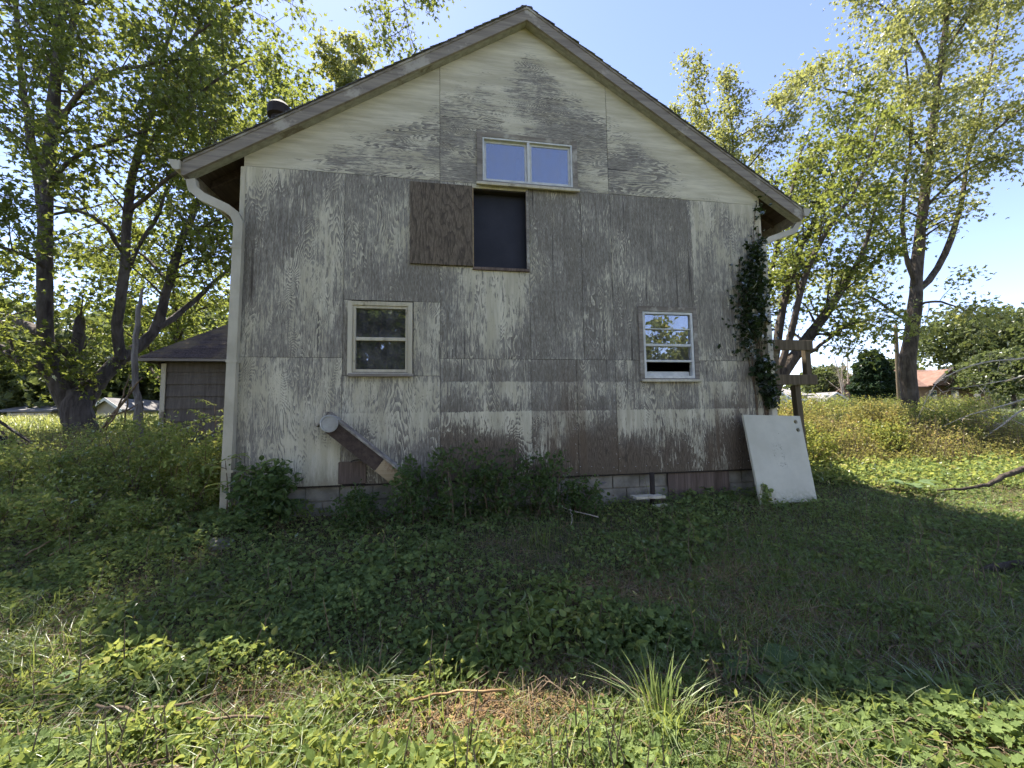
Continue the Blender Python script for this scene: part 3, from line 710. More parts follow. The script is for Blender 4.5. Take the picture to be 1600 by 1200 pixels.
# ================================================================ SHED
yS = 4.4
sx0 = at(254, 620, yS)[0]; sx1 = -.12; sz1 = at(300, 560, yS)[2] - .02; szb = .8
shed = thing('garden_shed', ((sx0 + sx1) / 2, yS + 1.4, .9), 'small grey lap-sided shed with brown shingle roof behind the house corner', 'shed')
box('shed_core', sx0 + .02, sx1 - .02, yS + .02, yS + 2.98, szb, sz1 - .02, M['sheath'], shed)
e_ = .265; nb = int((sz1 - szb) / e_) + 1; fb = lb = None
for i in range(nb):
    zt = sz1 - i * e_
    V = np.array([(x, y, z) for x in (sx0 + .03, sx1) for (y, z) in ((yS + .012, zt), (yS - .014, zt - e_ - .012), (yS + .001, zt - e_ - .012), (yS + .019, zt))])
    F = [[0, 1, 5, 4], [1, 2, 6, 5], [2, 3, 7, 6], [3, 0, 4, 7], [3, 2, 1, 0], [4, 5, 6, 7]]
    F = [q[::-1] for q in F]
    if fb is None: fb = raw('siding_board', V, F, M['siding'], shed); c0 = np.array(fb.location) + np.array(shed.location)
    else: dup(fb, c0 + np.array([0, 0, -i * e_]), shed)
    V2 = np.array([(x, y, z) for y in (yS + .03, yS + 2.97) for (x, z) in ((sx0 + .012, zt), (sx0 - .014, zt - e_ - .012), (sx0 + .001, zt - e_ - .012), (sx0 + .019, zt))])
    if lb is None: lb = raw('siding_board', V2, [q[::-1] for q in F], M['siding'], shed); c1 = np.array(lb.location) + np.array(shed.location)
    else: dup(lb, c1 + np.array([0, 0, -i * e_]), shed)
box('corner_trim', sx0 - .035, sx0 + .06, yS - .035, yS - .0155, szb, sz1 - .1, M['trim'], shed, .004)
box('corner_trim', sx0 - .036, sx0 - .0155, yS - .015, yS + .08, szb, sz1 - .1, M['trim'], shed, .004)
# hipped roof in shingle courses
ov = .32; rx0, rx1, ry0, ry1 = sx0 - ov, sx1 + .02, yS - ov, yS + 3 + ov
zr0 = sz1 - .02; nC = 13; pitch = .86; half = (ry1 - ry0) / 2
for i in range(nC):
    a, b_ = half * i / nC, half * (i + 1) / nC + .05
    za, zb = zr0 + pitch * a, zr0 + pitch * b_
    t = .016
    V = [(rx0 + a, ry0 + a, za + t), (rx1, ry0 + a, za + t), (rx1, ry0 + b_, zb + .002), (rx0 + b_, ry0 + b_, zb + .002),
         (rx0 + a, ry0 + a, za), (rx1, ry0 + a, za), (rx1, ry0 + b_, zb - .012), (rx0 + b_, ry0 + b_, zb - .012)]
    F = [[0, 1, 2, 3], [7, 6, 5, 4], [4, 5, 1, 0], [5, 6, 2, 1], [6, 7, 3, 2], [7, 4, 0, 3]]
    raw('shingle_course', V, F, M['shed_shingle'], shed)
    V = [(rx0 + a, ry0 + a, za + t), (rx0 + a, ry1 - a, za + t), (rx0 + b_, max(ry1 - b_, ry0 + b_ - .1), zb + .002), (rx0 + b_, ry0 + b_, zb + .002),
         (rx0 + a, ry0 + a, za), (rx0 + a, ry1 - a, za), (rx0 + b_, max(ry1 - b_, ry0 + b_ - .1), zb - .012), (rx0 + b_, ry0 + b_, zb - .012)]
    raw('shingle_course', V, [q[::-1] for q in F], M['shed_shingle'], shed)
raw('roof_back', [(rx0, ry1, zr0), (rx1, ry1, zr0), (rx1, ry0 + half, zr0 + pitch * half), (rx0 + half, ry0 + half, zr0 + pitch * half)], [[0, 3, 2, 1]], M['shed_shingle'], shed)
box('eave_board', rx0 + .01, rx1, ry0 + .004, ry0 + .024, zr0 - .06, zr0 - .003, M['barge'], shed, .003)
box('eave_soffit', rx0 + .015, rx1, ry0 + .0245, yS + .03, zr0 - .032, zr0 - .018, M['deck'], shed)
box('eave_board', rx0 + .002, rx0 + .022, ry0 + .026, ry1, zr0 - .06, zr0 - .003, M['barge'], shed, .003)

# ================================================================ THINGS AT THE HOUSE
# slanted plank hood over a round duct
c0 = np.array([1.13, -.26, 1.58]); c1 = np.array([2.06, -.22, .80])
hood = thing('duct_hood', (1.5, -.2, .8), 'slanting inverted-V plank hood over a round grey duct on the wall', 'duct hood')
d_ = (c1 - c0) / np.linalg.norm(c1 - c0)
sd = np.array([-d_[2], 0, d_[0]]) * -1
if sd[2] < 0: sd = -sd
# front-facing plank and top plank meeting at the upper edge
dn = np.array([-.62, 0, -.78]) * .0
pl_up = c0 + np.array([0, 0, 0])
def plank(name, a, b_, e1, e2, mat):
    """plank spanned by edge a->b and width vector e1, thickness vector e2"""
    a, b_, e1, e2 = map(np.array, (a, b_, e1, e2)); V = [a, b_, b_ + e1, a + e1, a + e2, b_ + e2, b_ + e1 + e2, a + e1 + e2]
    F = [[0, 1, 2, 3], [7, 6, 5, 4], [0, 4, 5, 1], [1, 5, 6, 2], [2, 6, 7, 3], [3, 7, 4, 0]]
    return raw(name, V, F, mat, hood)
fw = np.array([-.125, .0, -.155])                 # down-left edge of the short end plank
plank('top_plank', c0, c1, (0, .235, .0), (-.012, 0, -.02), M['trimgrey'])
pa = c0 + d_ * .02 + np.array([-.015, .012, -.022]); pb = c0 + (c1 - c0) * .70 + np.array([-.015, .012, -.022]); pc = c1 + np.array([-.015, .012, -.022])
wv = np.array([-.105, .0, -.135])
plank('face_plank', pa + np.array([.03, 0, -.02]), pb, wv, (0, .018, 0), M['deck'])
plank('face_plank', pb + d_ * .004, pc, wv, (0, .018, 0), M['newply'])
plank('end_plank', c0 + np.array([-.004, -.01, .006]), c0 + np.array([-.125, -.01, -.165]), (0, .24, 0), (-.014, 0, .012), M['trimgrey'])
lathe('duct_pipe', [(.095, -.24), (.095, .0), (.104, .003), (.104, .02), (.088, .022), (.086, .01), (.0, .01)], (1.145, -.262, 1.455), M['metal'], hood, 20, 'y')
tube('hook', [(1.50, -.06, .98), (1.44, -.07, 1.0), (1.36, -.07, .985), (1.36, -.07, .965)], M['sheath'], hood, 5, radius=.006)

# white slab door leaning on the right corner
dr = thing('leaning_door', (7.05, -.45, .36), 'white chipped slab door leaning against the house corner', 'door')
A_, B_, Cc, D_ = np.array([6.62, -.52, .30]), np.array([7.50, -.50, .30]), at(1250, 650, -.14), at(1161, 648, -.145)
def quadpt(u, v): return (A_ * (1 - u) + B_ * u) * (1 - v) + (D_ * (1 - u) + Cc * u) * v
nrm_d = norm(np.cross(B_ - A_, D_ - A_)[None])[0]
nu, nv = 24, 30; hole_uv = [(.90, .925, .032), (.915, .825, .032)]
us = np.linspace(0, 1, nu + 1); vs = np.linspace(0, 1, nv + 1)
# slab with two real lock holes cut by a refined grid
us = np.unique(np.r_[np.linspace(0, .84, 8), np.linspace(.84, .98, 29), 1]); vs = np.unique(np.r_[np.linspace(0, .78, 8), np.linspace(.78, .97, 41), 1])
solid = np.ones((len(us) - 1, len(vs) - 1), bool)
for hu, hv, hr in hole_uv:
    for i in range(len(us) - 1):
        for j in range(len(vs) - 1):
            du = ((us[i] + us[i + 1]) / 2 - hu) * .92; dv2 = ((vs[j] + vs[j + 1]) / 2 - hv) * 1.24
            if du * du + dv2 * dv2 < hr * hr * .9: solid[i, j] = False
nU, nV = len(us), len(vs); V = [quadpt(u, v) + nrm_d * s for s in (0, -.035) for u in us for v in vs]
fi = lambda i, j, s: s * nU * nV + i * nV + j; F = []
for i in range(nU - 1):
    for j in range(nV - 1):
        if not solid[i, j]: continue
        F.append([fi(i, j, 0), fi(i + 1, j, 0), fi(i + 1, j + 1, 0), fi(i, j + 1, 0)]); F.append([fi(i, j, 1), fi(i, j + 1, 1), fi(i + 1, j + 1, 1), fi(i + 1, j, 1)])
        for (di, dj, p0, p1) in ((-1, 0, (i, j), (i, j + 1)), (1, 0, (i + 1, j + 1), (i + 1, j)), (0, -1, (i + 1, j), (i, j)), (0, 1, (i, j + 1), (i + 1, j + 1))):
            a, b_ = i + di, j + dj
            if not (0 <= a < nU - 1 and 0 <= b_ < nV - 1 and solid[a, b_]):
                F.append([fi(*p0, 0), fi(*p1, 0), fi(*p1, 1), fi(*p0, 1)])
def mat_door():
    k = NT('scuffed_white_door'); p = k.obj(); P = k.sep(p)
    n1 = k.noise(p, 2.0, 4, .6); n2 = k.noise(p, 55, 4, .7); n3 = k.noise(p, 20, 4, .65)
    col = k.mix(k.ss(n1, .3, .7), (.47, .435, .315, 1), (.57, .53, .395, 1))
    dx = k.math('SUBTRACT', P[0], -.02); dz = k.math('SUBTRACT', P[2], .02)
    rr = k.math('MAXIMUM', k.math('ABSOLUTE', k.math('MULTIPLY', dx, 1.9)), k.math('ABSOLUTE', dz))
    rr = k.math('ADD', rr, k.math('MULTIPLY', k.math('SUBTRACT', n3, .5), .16))
    sc1 = k.math('MULTIPLY', k.ss(k.math('ABSOLUTE', k.math('SUBTRACT', rr, .12)), .0, .07, 1.0, 0.0), k.ss(k.math('ADD', n2, k.math('MULTIPLY', n3, .5)), .74, .92))
    sc2 = k.ss(k.math('ADD', n3, k.math('MULTIPLY', n2, .35)), .905, .94)
    col = k.mix(k.math('MULTIPLY', k.math('MAXIMUM', sc1, sc2), .75), col, (.10, .09, .075, 1))
    low = k.math('MULTIPLY', k.ss(P[2], -.35, -.6), k.ss(n3, .4, .6)); col = k.mix(k.math('MULTIPLY', low, .5), col, (.2, .2, .12, 1))
    return k.fin(col, .5, k.bump(n2, .1, .004), .35)
slab = raw('slab', V, F, mat_door(), dr)

# porch landing beyond the right corner
pc_ = thing('porch_landing', (8.3, .9, .6), 'open wooden porch landing frame on a post behind the white door', 'porch frame')
yF, yB = .62, 1.75
def ppt(px, py, Y): return at(px, py, Y)
xl, xr_ = ppt(1211, 566, yF)[0], ppt(1264, 566, yF)[0]; zt_, zb_ = ppt(1235, 540, yF)[2], ppt(1235, 594, yF)[2]
box('rail', xl - .05, xr_ + .06, yF - .045, yF - .004, zt_ - .085, zt_ + .09, M['postwood'], pc_, .005)
box('rim_joist', xl - .05, xr_ + .10, yF - .05, yF - .005, zb_ - .08, zb_ + .09, M['postwood'], pc_, .005)
box('post', xl - .02, xl + .075, yF - .0035, yF + .09, zb_ - .05, zt_ + .08, M['postwood'], pc_, .005)
box('post', xr_ - .055, xr_ + .045, yF - .0035, yF + .09, zb_ - .05, zt_ + .085, M['postwood'], pc_, .005)
box('post', xl - .045, xl + .05, yB, yB + .09, zb_ - .05, zt_ + .08, M['postwood'], pc_, .005)
box('rail', xl - .04, xl + .0, yF + .095, yB - .005, zt_ - .06, zt_ + .07, M['postwood'], pc_, .005)
box('rail', xl - .05, xr_ + .06, yB + .095, yB + .14, zt_ - .085, zt_ + .06, M['postwood'], pc_, .005)
box('side_joist', xl - .05, xl - .01, yF + .0005, yB + .14, zb_ - .08, zb_ + .06, M['postwood'], pc_, .004)
for i in range(7): box('deck_board', xl - .005, xr_ + .0, yF + .10 + i * .15, yF + .10 + i * .15 + .14, zb_ + .062, zb_ + .088, M['postwood'], pc_, .003)
a_, b2 = ppt(1247, 600, yF), ppt(1261, 722, yF)
beam('leg', (a_[0], yF + .06, zb_ - .08), (a_[0] + .06, yF + .04, .35), .10, .10, M['postwood'], pc_, (0, 1, 0))
beam('leg', (xl - .0, yB + .02, zb_ - .08), (xl, yB + .02, .35), .10, .10, M['postwood'], pc_, (0, 1, 0))

# debris under the siding
q = gat(1016, 786); qz = g(q[0], -.2)
tag(tube('metal_stake', [(5.28, -.16, .72, .035), (5.265, -.19, .52, .033), (5.24, -.22, .22, .035)], M['sheath'], sides=7, smooth=False), 'dark stake standing against the concrete blocks under the siding', 'stake')
bd = raw('broken_board', *beam_vf((4.93, -.3, .43), (5.36, -.26, .42), .16, .03), M['trim']); tag(bd, 'broken white board lying flat beside the dark stake', 'board')
bd = raw('trim_scrap', *beam_vf((5.15, -.42, .33), (5.34, -.40, .335), .05, .03), M['trim']); tag(bd, 'short white trim scrap on the ground in front of the stake', 'board')
bd = raw('grey_offcut', *beam_vf((4.42, -.25, .56), (4.60, -.2, .62), .07, .02), M['trimgrey']); tag(bd, 'grey splintered offcut tilted among leaves under the siding', 'board')
def rock(name, c, r, label):
    u, v = np.meshgrid(np.linspace(0, 2 * math.pi, 10, endpoint=False), np.linspace(.25, math.pi - .25, 6)); r_ = np.random.default_rng(int(abs(c[0]) * 100))
    R_ = r * (1 + r_.normal(0, .14, u.shape)); V = np.stack([R_ * np.sin(v) * np.cos(u) * 1.3, R_ * np.sin(v) * np.sin(u), R_ * np.cos(v) * .7], -1).reshape(-1, 3) + c
    n = 10; F = [[i * n + j, (i + 1) * n + j, (i + 1) * n + (j + 1) % n, i * n + (j + 1) % n] for i in range(5) for j in range(n)] + [list(range(n)), list(range(5 * n, 6 * n))[::-1]]
    return tag(raw(name, V, F, M['block']), label, 'rock')
p_ = gat(343, 855); rock('pale_rock', p_ + np.array([0, 0, .02]), .10, 'pale rough stone lying at the left corner of the house')

# ================================================================ TREES
def rnd_dir(r, n): return norm(r.normal(0, 1, (n, 3)))
def grow(limbs, r, start=.3, step=.42, blen=(.8, 2.0), twigs=6, tlen=(.35, .8), per=9, spread=.14, up=.25, zmin=-9, droop=.0, lvl1_r=.3, starts=None):
    """limbs: list of (k,4) polylines. Returns batches of side branches, twigs and leaf points with headings."""
    B, BR = [], []
    for li_, L in enumerate(limbs):
        st_ = (starts or {}).get(li_, start)
        d = np.r_[0, np.cumsum(np.linalg.norm(np.diff(L[:, :3], axis=0), axis=1))]; tot = d[-1]
        ts = np.arange(st_ * tot, tot, step); ts = ts + r.uniform(-.3, .3, len(ts)) * step
        for t in np.r_[ts, tot]:
            t = min(max(t, 0), tot); p = np.array([np.interp(t, d, L[:, j]) for j in range(4)])
            i = min(np.searchsorted(d, t), len(L) - 1); i = max(i, 1); ld = norm((L[i, :3] - L[i - 1, :3])[None])[0]
            h = rnd_dir(r, 1)[0]; h = norm((h - ld * np.dot(h, ld))[None])[0]
            dr_ = norm((ld * r.uniform(.25, .8) + h * .9 + np.array([0, 0, up]))[None])[0]
            if t >= tot: dr_ = norm((ld + h * .3)[None])[0]
            ln = r.uniform(*blen) * (1.15 - .55 * t / tot)
            tt = np.linspace(0, 1, 5)[:, None]
            bend = r.normal(0, .13, 3); bend[2] -= droop
            Q = p[:3] + dr_ * ln * tt + bend * ln * tt ** 2 + r.normal(0, .02, (5, 3)) * ln * tt
            if Q[-1, 2] < zmin: continue
            B.append(Q); r0 = max(.008, p[3] * lvl1_r); BR.append(np.linspace(r0, .005, 5))
    B = np.array(B); BR = np.array(BR); nb_ = len(B)
    # twigs
    ti = np.repeat(np.arange(nb_), twigs); tt = r.uniform(.25, 1.0, len(ti)) * 3.999
    i0 = tt.astype(int); fr = (tt - i0)[:, None]
    P0 = B[ti, i0] * (1 - fr) + B[ti, i0 + 1] * fr; D0 = norm(B[ti, i0 + 1] - B[ti, i0])
    TD = norm(D0 * .6 + rnd_dir(r, len(ti)) * .8 + np.array([0, 0, .12 - droop])); TL = r.uniform(*tlen, len(ti))[:, None]
    T = np.stack([P0, P0 + TD * TL * .5 + r.normal(0, .03, P0.shape), P0 + TD * TL + np.array([0, 0, -.12 - droop * .3]) * TL], 1)
    TR = np.stack([np.full(len(ti), .006), np.full(len(ti), .004), np.full(len(ti), .002)], 1)
    # leaf points
    li = np.repeat(np.arange(len(ti)), per); lt = r.uniform(.1, 1.1, len(li))[:, None]
    LP = T[li, 0] * (1 - lt) + T[li, 2] * lt + r.normal(0, spread, (len(li), 3)) * np.array([1, 1, .75])
    HD = TD[li]
    return (B, BR), (T, TR), LP, HD
def maketree(name, limbs, base, label, cat, bark, leafm, r, lsize=(.09, .15), tmpl=T_KITE, group=None, leaf_up=.45, extra_tint=0.0, cull=None, keep=1.0, **kw):
    t = thing(name, base, label, cat, group)
    Ls = [smooth_line(np.asarray(L, float), max(10, 3 * len(L))) for L in limbs]
    for i, L in enumerate(Ls):
        L[1:, :3] += r.normal(0, .012, (len(L) - 1, 3)); L[:, 3] *= 1 + r.normal(0, .05, len(L))
    gl_ = [L for L in Ls]
    (B, BR), (T, TR), LP, HD = grow(gl_, r, **kw)
    for i, L in enumerate(Ls):
        V, F = tubes_vf(L[None, :, :3], np.maximum(L[None, :, 3], .004), 12 if i == 0 else 9)
        raw('trunk' if i == 0 else 'limb', V, F, bark, t, smooth=True)
    V1, F1 = tubes_vf(B, BR, 5); V2, F2 = tubes_vf(T, TR, 3); V = np.concatenate([V1, V2]); F = np.concatenate([F1, F2 + len(V1)])
    tag(raw('branches', V, F, bark, t, smooth=True), kind='stuff')
    if keep < 1:
        m_ = r.uniform(0, 1, len(LP)) < keep; LP, HD = LP[m_], HD[m_]
    if cull is not None:
        m_ = cull(LP); LP, HD = LP[m_], HD[m_]
    cl = np.sin(LP[:, 0] * 2.3) * np.sin(LP[:, 2] * 2.9 + LP[:, 1])          # leaves of one spray share a hue
    tint = np.clip(r.uniform(0, 1, len(LP)) * .75 + .12 + .16 * cl + extra_tint, 0, 1)
    V, F, tn = leaves_vf(LP, r.uniform(*lsize, len(LP)), tmpl, leaf_up, HD, tint, .35, r)
    tag(raw('crown', V, F, leafm, t, tint=tn), kind='stuff')
    return t
def lim(pts, Y):
    """limb through picture-derived stations: (px, py, radius[, extra depth])"""
    out = []
    for q in pts:
        p = at(q[0], q[1], Y + (q[3] if len(q) > 3 else 0)); out.append((*p, q[2]))
    return out

# --- old multi-stem maple on the left
r1 = np.random.default_rng(11)
b0 = gat(128, 692); YL = b0[1]
limbs = [
    lim([(128, 712, .36), (128, 690, .31), (124, 655, .28), (118, 628, .26), (112, 612, .2)], YL),
    lim([(112, 640, .22), (92, 600, .185, -.1), (72, 545, .16, -.3), (70, 470, .14, -.4), (70, 380, .128, -.4), (76, 250, .118, -.3), (88, 120, .105, -.2), (95, 20, .095), (104, -110, .06, .2), (110, -260, .03, .3)], YL),
    lim([(70, 380, .10, -.4), (62, 300, .09, 0), (48, 210, .08, .3), (34, 120, .065, .6), (25, 10, .05, .8), (20, -90, .02, 1)], YL),
    lim([(90, 120, .08, -.2), (112, 40, .07, .2), (135, -60, .05, .6), (160, -190, .02, 1)], YL),
    lim([(82, 585, .12, -.2), (50, 568, .10, -.5), (15, 552, .085, -.9), (-40, 520, .06, -1.4), (-90, 450, .03, -2)], YL),
    lim([(72, 535, .10, -.3), (45, 508, .085, 0), (10, 492, .07, .4), (-40, 440, .04, .9), (-70, 360, .02, 1.2)], YL),
    lim([(118, 625, .17, .1), (120, 580, .13, .3), (122, 540, .115, .4), (126, 500, .10, .5), (128, 488, .03, .5)], YL),
    lim([(119, 590, .08, .2), (104, 555, .07, 0), (86, 535, .05, -.2)], YL),
    lim([(128, 632, .21, .2), (160, 588, .17, .4), (205, 550, .145, .7), (240, 520, .125, 1.0), (254, 480, .12, 1.1), (270, 420, .105, 1.2), (288, 365, .09, 1.4), (315, 300, .07, 1.7), (340, 200, .05, 2), (350, 110, .02, 2.2)], YL),
    lim([(190, 562, .12, .5), (182, 515, .11, .3), (193, 440, .10, .1), (199, 340, .09, 0), (212, 250, .075, -.1), (240, 165, .06, -.1), (256, 90, .045, 0), (280, 0, .03, .2), (300, -100, .015, .4)], YL),
    lim([(246, 512, .085, 1.0), (290, 482, .07, 1.5), (335, 440, .055, 2), (380, 390, .04, 2.6), (420, 300, .02, 3.2)], YL),
    lim([(196, 430, .06, .1), (225, 370, .05, .5), (248, 330, .04, .9), (285, 240, .025, 1.3), (320, 150, .012, 1.6)], YL),
    lim([(80, 210, .06, -.3), (130, 140, .05, -.8), (190, 110, .04, -1.2), (260, 95, .025, -1.6)], YL),
    lim([(72, 300, .06, -.4), (110, 250, .045, -.9), (170, 220, .035, -1.2), (230, 205, .02, -1.5)], YL),
    lim([(95, 20, .08), (150, -110, .075, .1), (270, -215, .065, .2), (420, -235, .055, .3), (540, -170, .045, .3), (605, -80, .03, .3), (628, -10, .018, .3), (640, 50, .007, .3)], YL),
    lim([(74, 420, .05, -.4), (40, 400, .045, -.9), (0, 385, .035, -1.4), (-50, 350, .02, -1.9)], YL),
    lim([(196, 400, .05, .1), (160, 350, .045, -.6), (120, 330, .03, -1.2), (70, 320, .015, -1.7)], YL),
    lim([(262, 440, .05, 1.1), (225, 400, .04, 1.6), (190, 390, .025, 2.1), (140, 385, .012, 2.6)], YL),
    lim([(285, 370, .05, 1.4), (325, 350, .04, .8), (350, 340, .02, .3)], YL),
    lim([(214, 245, .05, -.1), (275, 180, .042, -.5), (335, 130, .032, -.9), (385, 95, .015, -1.2)], YL),
    lim([(199, 335, .05, 0), (255, 285, .042, -.6), (315, 245, .03, -1.1), (365, 215, .014, -1.4)], YL),
    lim([(250, 120, .045, 0), (300, 60, .038, -.3), (350, 20, .028, -.6), (395, -10, .012, -.9)], YL),
    lim([(104, -110, .045, .2), (190, -90, .04, -.3), (270, -60, .03, -.7), (340, -40, .014, -1)], YL),
]
maple_l = maketree('maple_tree', limbs, b0, 'large multi-stem maple with dark forked trunk left of the shed', 'tree', M['bark'], M['leafA'], r1,
    lsize=(.09, .16), tmpl=T_MAPLE, start=.3, step=.28, blen=(.9, 2.3), twigs=10, per=10, spread=.16, zmin=2.2, droop=.14, starts={14: .80, 0: .9, 6: .9})

# --- generic broadleaf tree used for the middle distance
def autolimbs(base, h, cr, r, nlimb=9, trunk_r=.2, low=.3, lean=(0, 0)):
    base = np.asarray(base, float); top = base + np.array([lean[0], lean[1], h * .92])
    tr = [(*(base * (1 - t) + top * t + np.r_[r.normal(0, .12, 2) * t, 0]), trunk_r * (1 - .85 * t)) for t in np.linspace(0, 1, 7)]
    tr[0] = (*base - np.array([0, 0, .2]), trunk_r * 1.25) if False else (base[0], base[1], base[2] - .15, trunk_r * 1.25)
    Ls = [tr]
    for i in range(nlimb):
        t = low + (1 - low) * .85 * i / nlimb; p = np.array(tr[0][:3]) * (1 - t) + np.array(tr[-1][:3]) * t
        az = i * 2.4 + r.uniform(-.4, .4); ln = cr * (1.1 - .7 * abs(t - .45)) * r.uniform(.8, 1.15)
        d = np.array([math.cos(az), math.sin(az), r.uniform(.45, .95)]); rr = trunk_r * (1 - t) * .55 + .02
        Ls.append([(*p, rr), (*(p + d * ln * .4), rr * .7), (*(p + d * ln * .75 + np.array([0, 0, .1 * ln])), rr * .4), (*(p + d * ln + np.array([0, 0, .22 * ln])), .015)])
    return Ls
def autotree(px, py_base, Y, h, cr, label, leafm, seed, name='broadleaf_tree', x=None, lsize=(.12, .2), keep=1.0, per=11, nlimb=9, trunk_r=.2, tmpl=T_KITE, low=.3, group=None, step=.32, twigs=9, bark=None, lean=(0, 0), **kw):
    r = np.random.default_rng(seed); X = at(px, py_base, Y)[0] if x is None else x
    b = np.array([X, Y, float(g(X, Y))])
    args = dict(start=.2, step=step, blen=(.6, 1.5), twigs=twigs, per=per, spread=.17); args.update(kw)
    return maketree(name, autolimbs(b, h, cr, r, nlimb, trunk_r, low, lean), b, label, 'tree', bark or M['bark2'], leafm, r, lsize=lsize, tmpl=tmpl, keep=keep, group=group, **args)
zat = lambda px, py, Y: at(px, py, Y)[2]
# behind the left roof slope
autotree(415, 600, 13.5, zat(420, 45, 13.5) - 1.2, 3.2, 'leafy tree rising behind the left eave and shed', M['leafA'], 21, keep=.8, tmpl=T_MAPLE, lsize=(.12, .19))
autotree(535, 600, 16.5, zat(535, 40, 16.5) - 1.2, 2.3, 'narrow tree top showing over the middle of the left roof slope', M['leafB'], 22, keep=.9, tmpl=T_MAPLE, lsize=(.2, .3), nlimb=8)
autotree(265, 600, 19.0, 9.0, 3.6, 'leafy tree beyond the field between maple and shed', M['leafA'], 25, keep=.5, lsize=(.17, .27), nlimb=11, low=.16)
# behind the right roof slope
autotree(1165, 600, 14.5, zat(1165, 85, 14.5) - 1.2, 3.9, 'pale green tree standing behind the right roof slope', M['leafB'], 23, keep=.75, lsize=(.13, .2), nlimb=15, trunk_r=.16, low=.25, tmpl=T_MAPLE, up=.6)

# --- leaning multi-stem tree beyond the porch landing
r3 = np.random.default_rng(31); YM = 5.2
b3 = at(1205, 640, YM); b3[2] = g(b3[0], YM)
limbs = [lim([(1203, 640, .22), (1212, 600, .20), (1240, 560, .17), (1275, 510, .14), (1310, 460, .11), (1345, 400, .07), (1370, 320, .03)], YM),
         lim([(1206, 620, .13, .2), (1212, 550, .12, .3), (1228, 460, .10, .4), (1255, 380, .085, .5), (1290, 310, .06, .6), (1315, 240, .035, .8), (1335, 160, .015, 1)], YM),
         lim([(1212, 600, .10, -.1), (1235, 520, .09, -.2), (1262, 420, .08, -.3), (1300, 350, .06, -.5), (1345, 280, .045, -.7), (1375, 190, .02, -.8)], YM),
         lim([(1208, 600, .09, .6), (1196, 500, .08, .8), (1210, 400, .07, .9), (1232, 320, .06, 1), (1250, 240, .03, 1.2)], YM),
         lim([(1240, 560, .07, 0), (1275, 545, .05, -.4), (1320, 510, .035, -.8), (1360, 500, .015, -1.1)], YM)]
maketree('leaning_tree', limbs, b3, 'tree of several leaning stems just behind the porch landing', 'tree', M['bark2'], M['leafA'], r3,
    lsize=(.085, .15), tmpl=T_MAPLE, start=.3, step=.26, blen=(.6, 1.7), twigs=9, per=10, spread=.17, zmin=2.6, droop=.05)

# --- single maple right
r4 = np.random.default_rng(41); b4 = gat(1424, 655); YR = b4[1]
limbs = [lim([(1424, 668, .32), (1424, 650, .28), (1420, 610, .25), (1417, 570, .25), (1424, 520, .24), (1430, 470, .215), (1434, 410, .195), (1441, 340, .175), (1453, 240, .15), (1463, 150, .125), (1475, 60, .10), (1488, -60, .07), (1500, -200, .03)], YR),
         lim([(1433, 455, .13), (1462, 425, .12, .1), (1485, 375, .105, .2), (1503, 310, .09, .3), (1512, 250, .07, .4), (1535, 160, .055, .5), (1555, 60, .04, .6), (1575, -60, .02, .8)], YR),
         lim([(1431, 450, .09), (1416, 400, .08, -.2), (1410, 350, .07, -.3), (1414, 280, .06, -.4), (1424, 220, .05, -.5), (1420, 130, .035, -.7), (1405, 20, .015, -.9)], YR),
         lim([(1426, 505, .06), (1395, 488, .05, -.4), (1362, 465, .035, -.8), (1320, 462, .018, -1.2)], YR),
         lim([(1432, 420, .06), (1395, 375, .05, .5), (1350, 320, .04, 1), (1320, 300, .02, 1.4)], YR),
         lim([(1442, 330, .06), (1480, 290, .05, -.5), (1530, 255, .04, -1.0), (1580, 240, .02, -1.5)], YR),
         lim([(1452, 250, .06), (1400, 190, .05, -.4), (1340, 150, .04, -.8), (1290, 140, .02, -1)], YR),
         lim([(1465, 140, .06), (1430, 60, .05, .5), (1380, 10, .035, 1), (1330, -20, .02, 1.4)], YR),
         lim([(1512, 260, .05, .4), (1560, 200, .04, -.4), (1610, 160, .03, -1), (1660, 140, .02, -1.4)], YR),
         lim([(1430, 480, .05), (1460, 470, .04, -.6), (1490, 478, .03, -1.0), (1520, 490, .015, -1.4)], YR),
         lim([(1470, 90, .06), (1520, 20, .045, -.6), (1570, -20, .03, -1.1), (1630, -40, .015, -1.5)], YR)]
maketree('maple_tree', limbs, b4, 'tall maple with one crooked trunk standing in the weeds right of the house', 'tree', M['bark2'], M['leafB'], r4,
    lsize=(.10, .17), tmpl=T_MAPLE, start=.3, step=.29, blen=(.8, 2.0), twigs=9, per=11, spread=.19, zmin=3.0, droop=.1)

# ================================================================ GROUND VEGETATION
def fnoise(x, y, s, seed=0.0):
    return (np.sin(x * s + 1.3 + seed) * np.cos(y * s * 1.13 - .7 + seed * 2) + .6 * np.sin(x * s * 2.3 - y * s * 1.7 + seed) + .4 * np.cos(x * s * 4.1 + y * s * 3.9 + 2.1 * seed)) / 1.6
def wedge(n, d0, d1, r, half=1.36, pw=1.0, offc=0.0):
    """points on the ground in front of the camera's standpoint, density falling with distance"""
    u = r.uniform(0, 1, n); d = d0 * (d1 / d0) ** u if pw == 1 else (d0 ** (1 - pw) + u * (d1 ** (1 - pw) - d0 ** (1 - pw))) ** (1 / (1 - pw))
    a = r.uniform(-1, 1, n) * (half * d + 1.1)
    x = CAM[0] + _s * d + _c * (a + offc); y = CAM[1] + _c * d - _s * (a + offc)
    return x, y, d
def outside_house(x, y, m_=.0):
    inh = (x > -m_) & (x < W_ + m_) & (y > .03 - m_) & (y < LEN + m_)
    ins = (x > sx0 - .05) & (x < sx1 + .1) & (y > yS - .05) & (y < yS + 3.1)
    return ~(inh | ins)
rg = np.random.default_rng(99)
straw_c = gat(820, 1128)
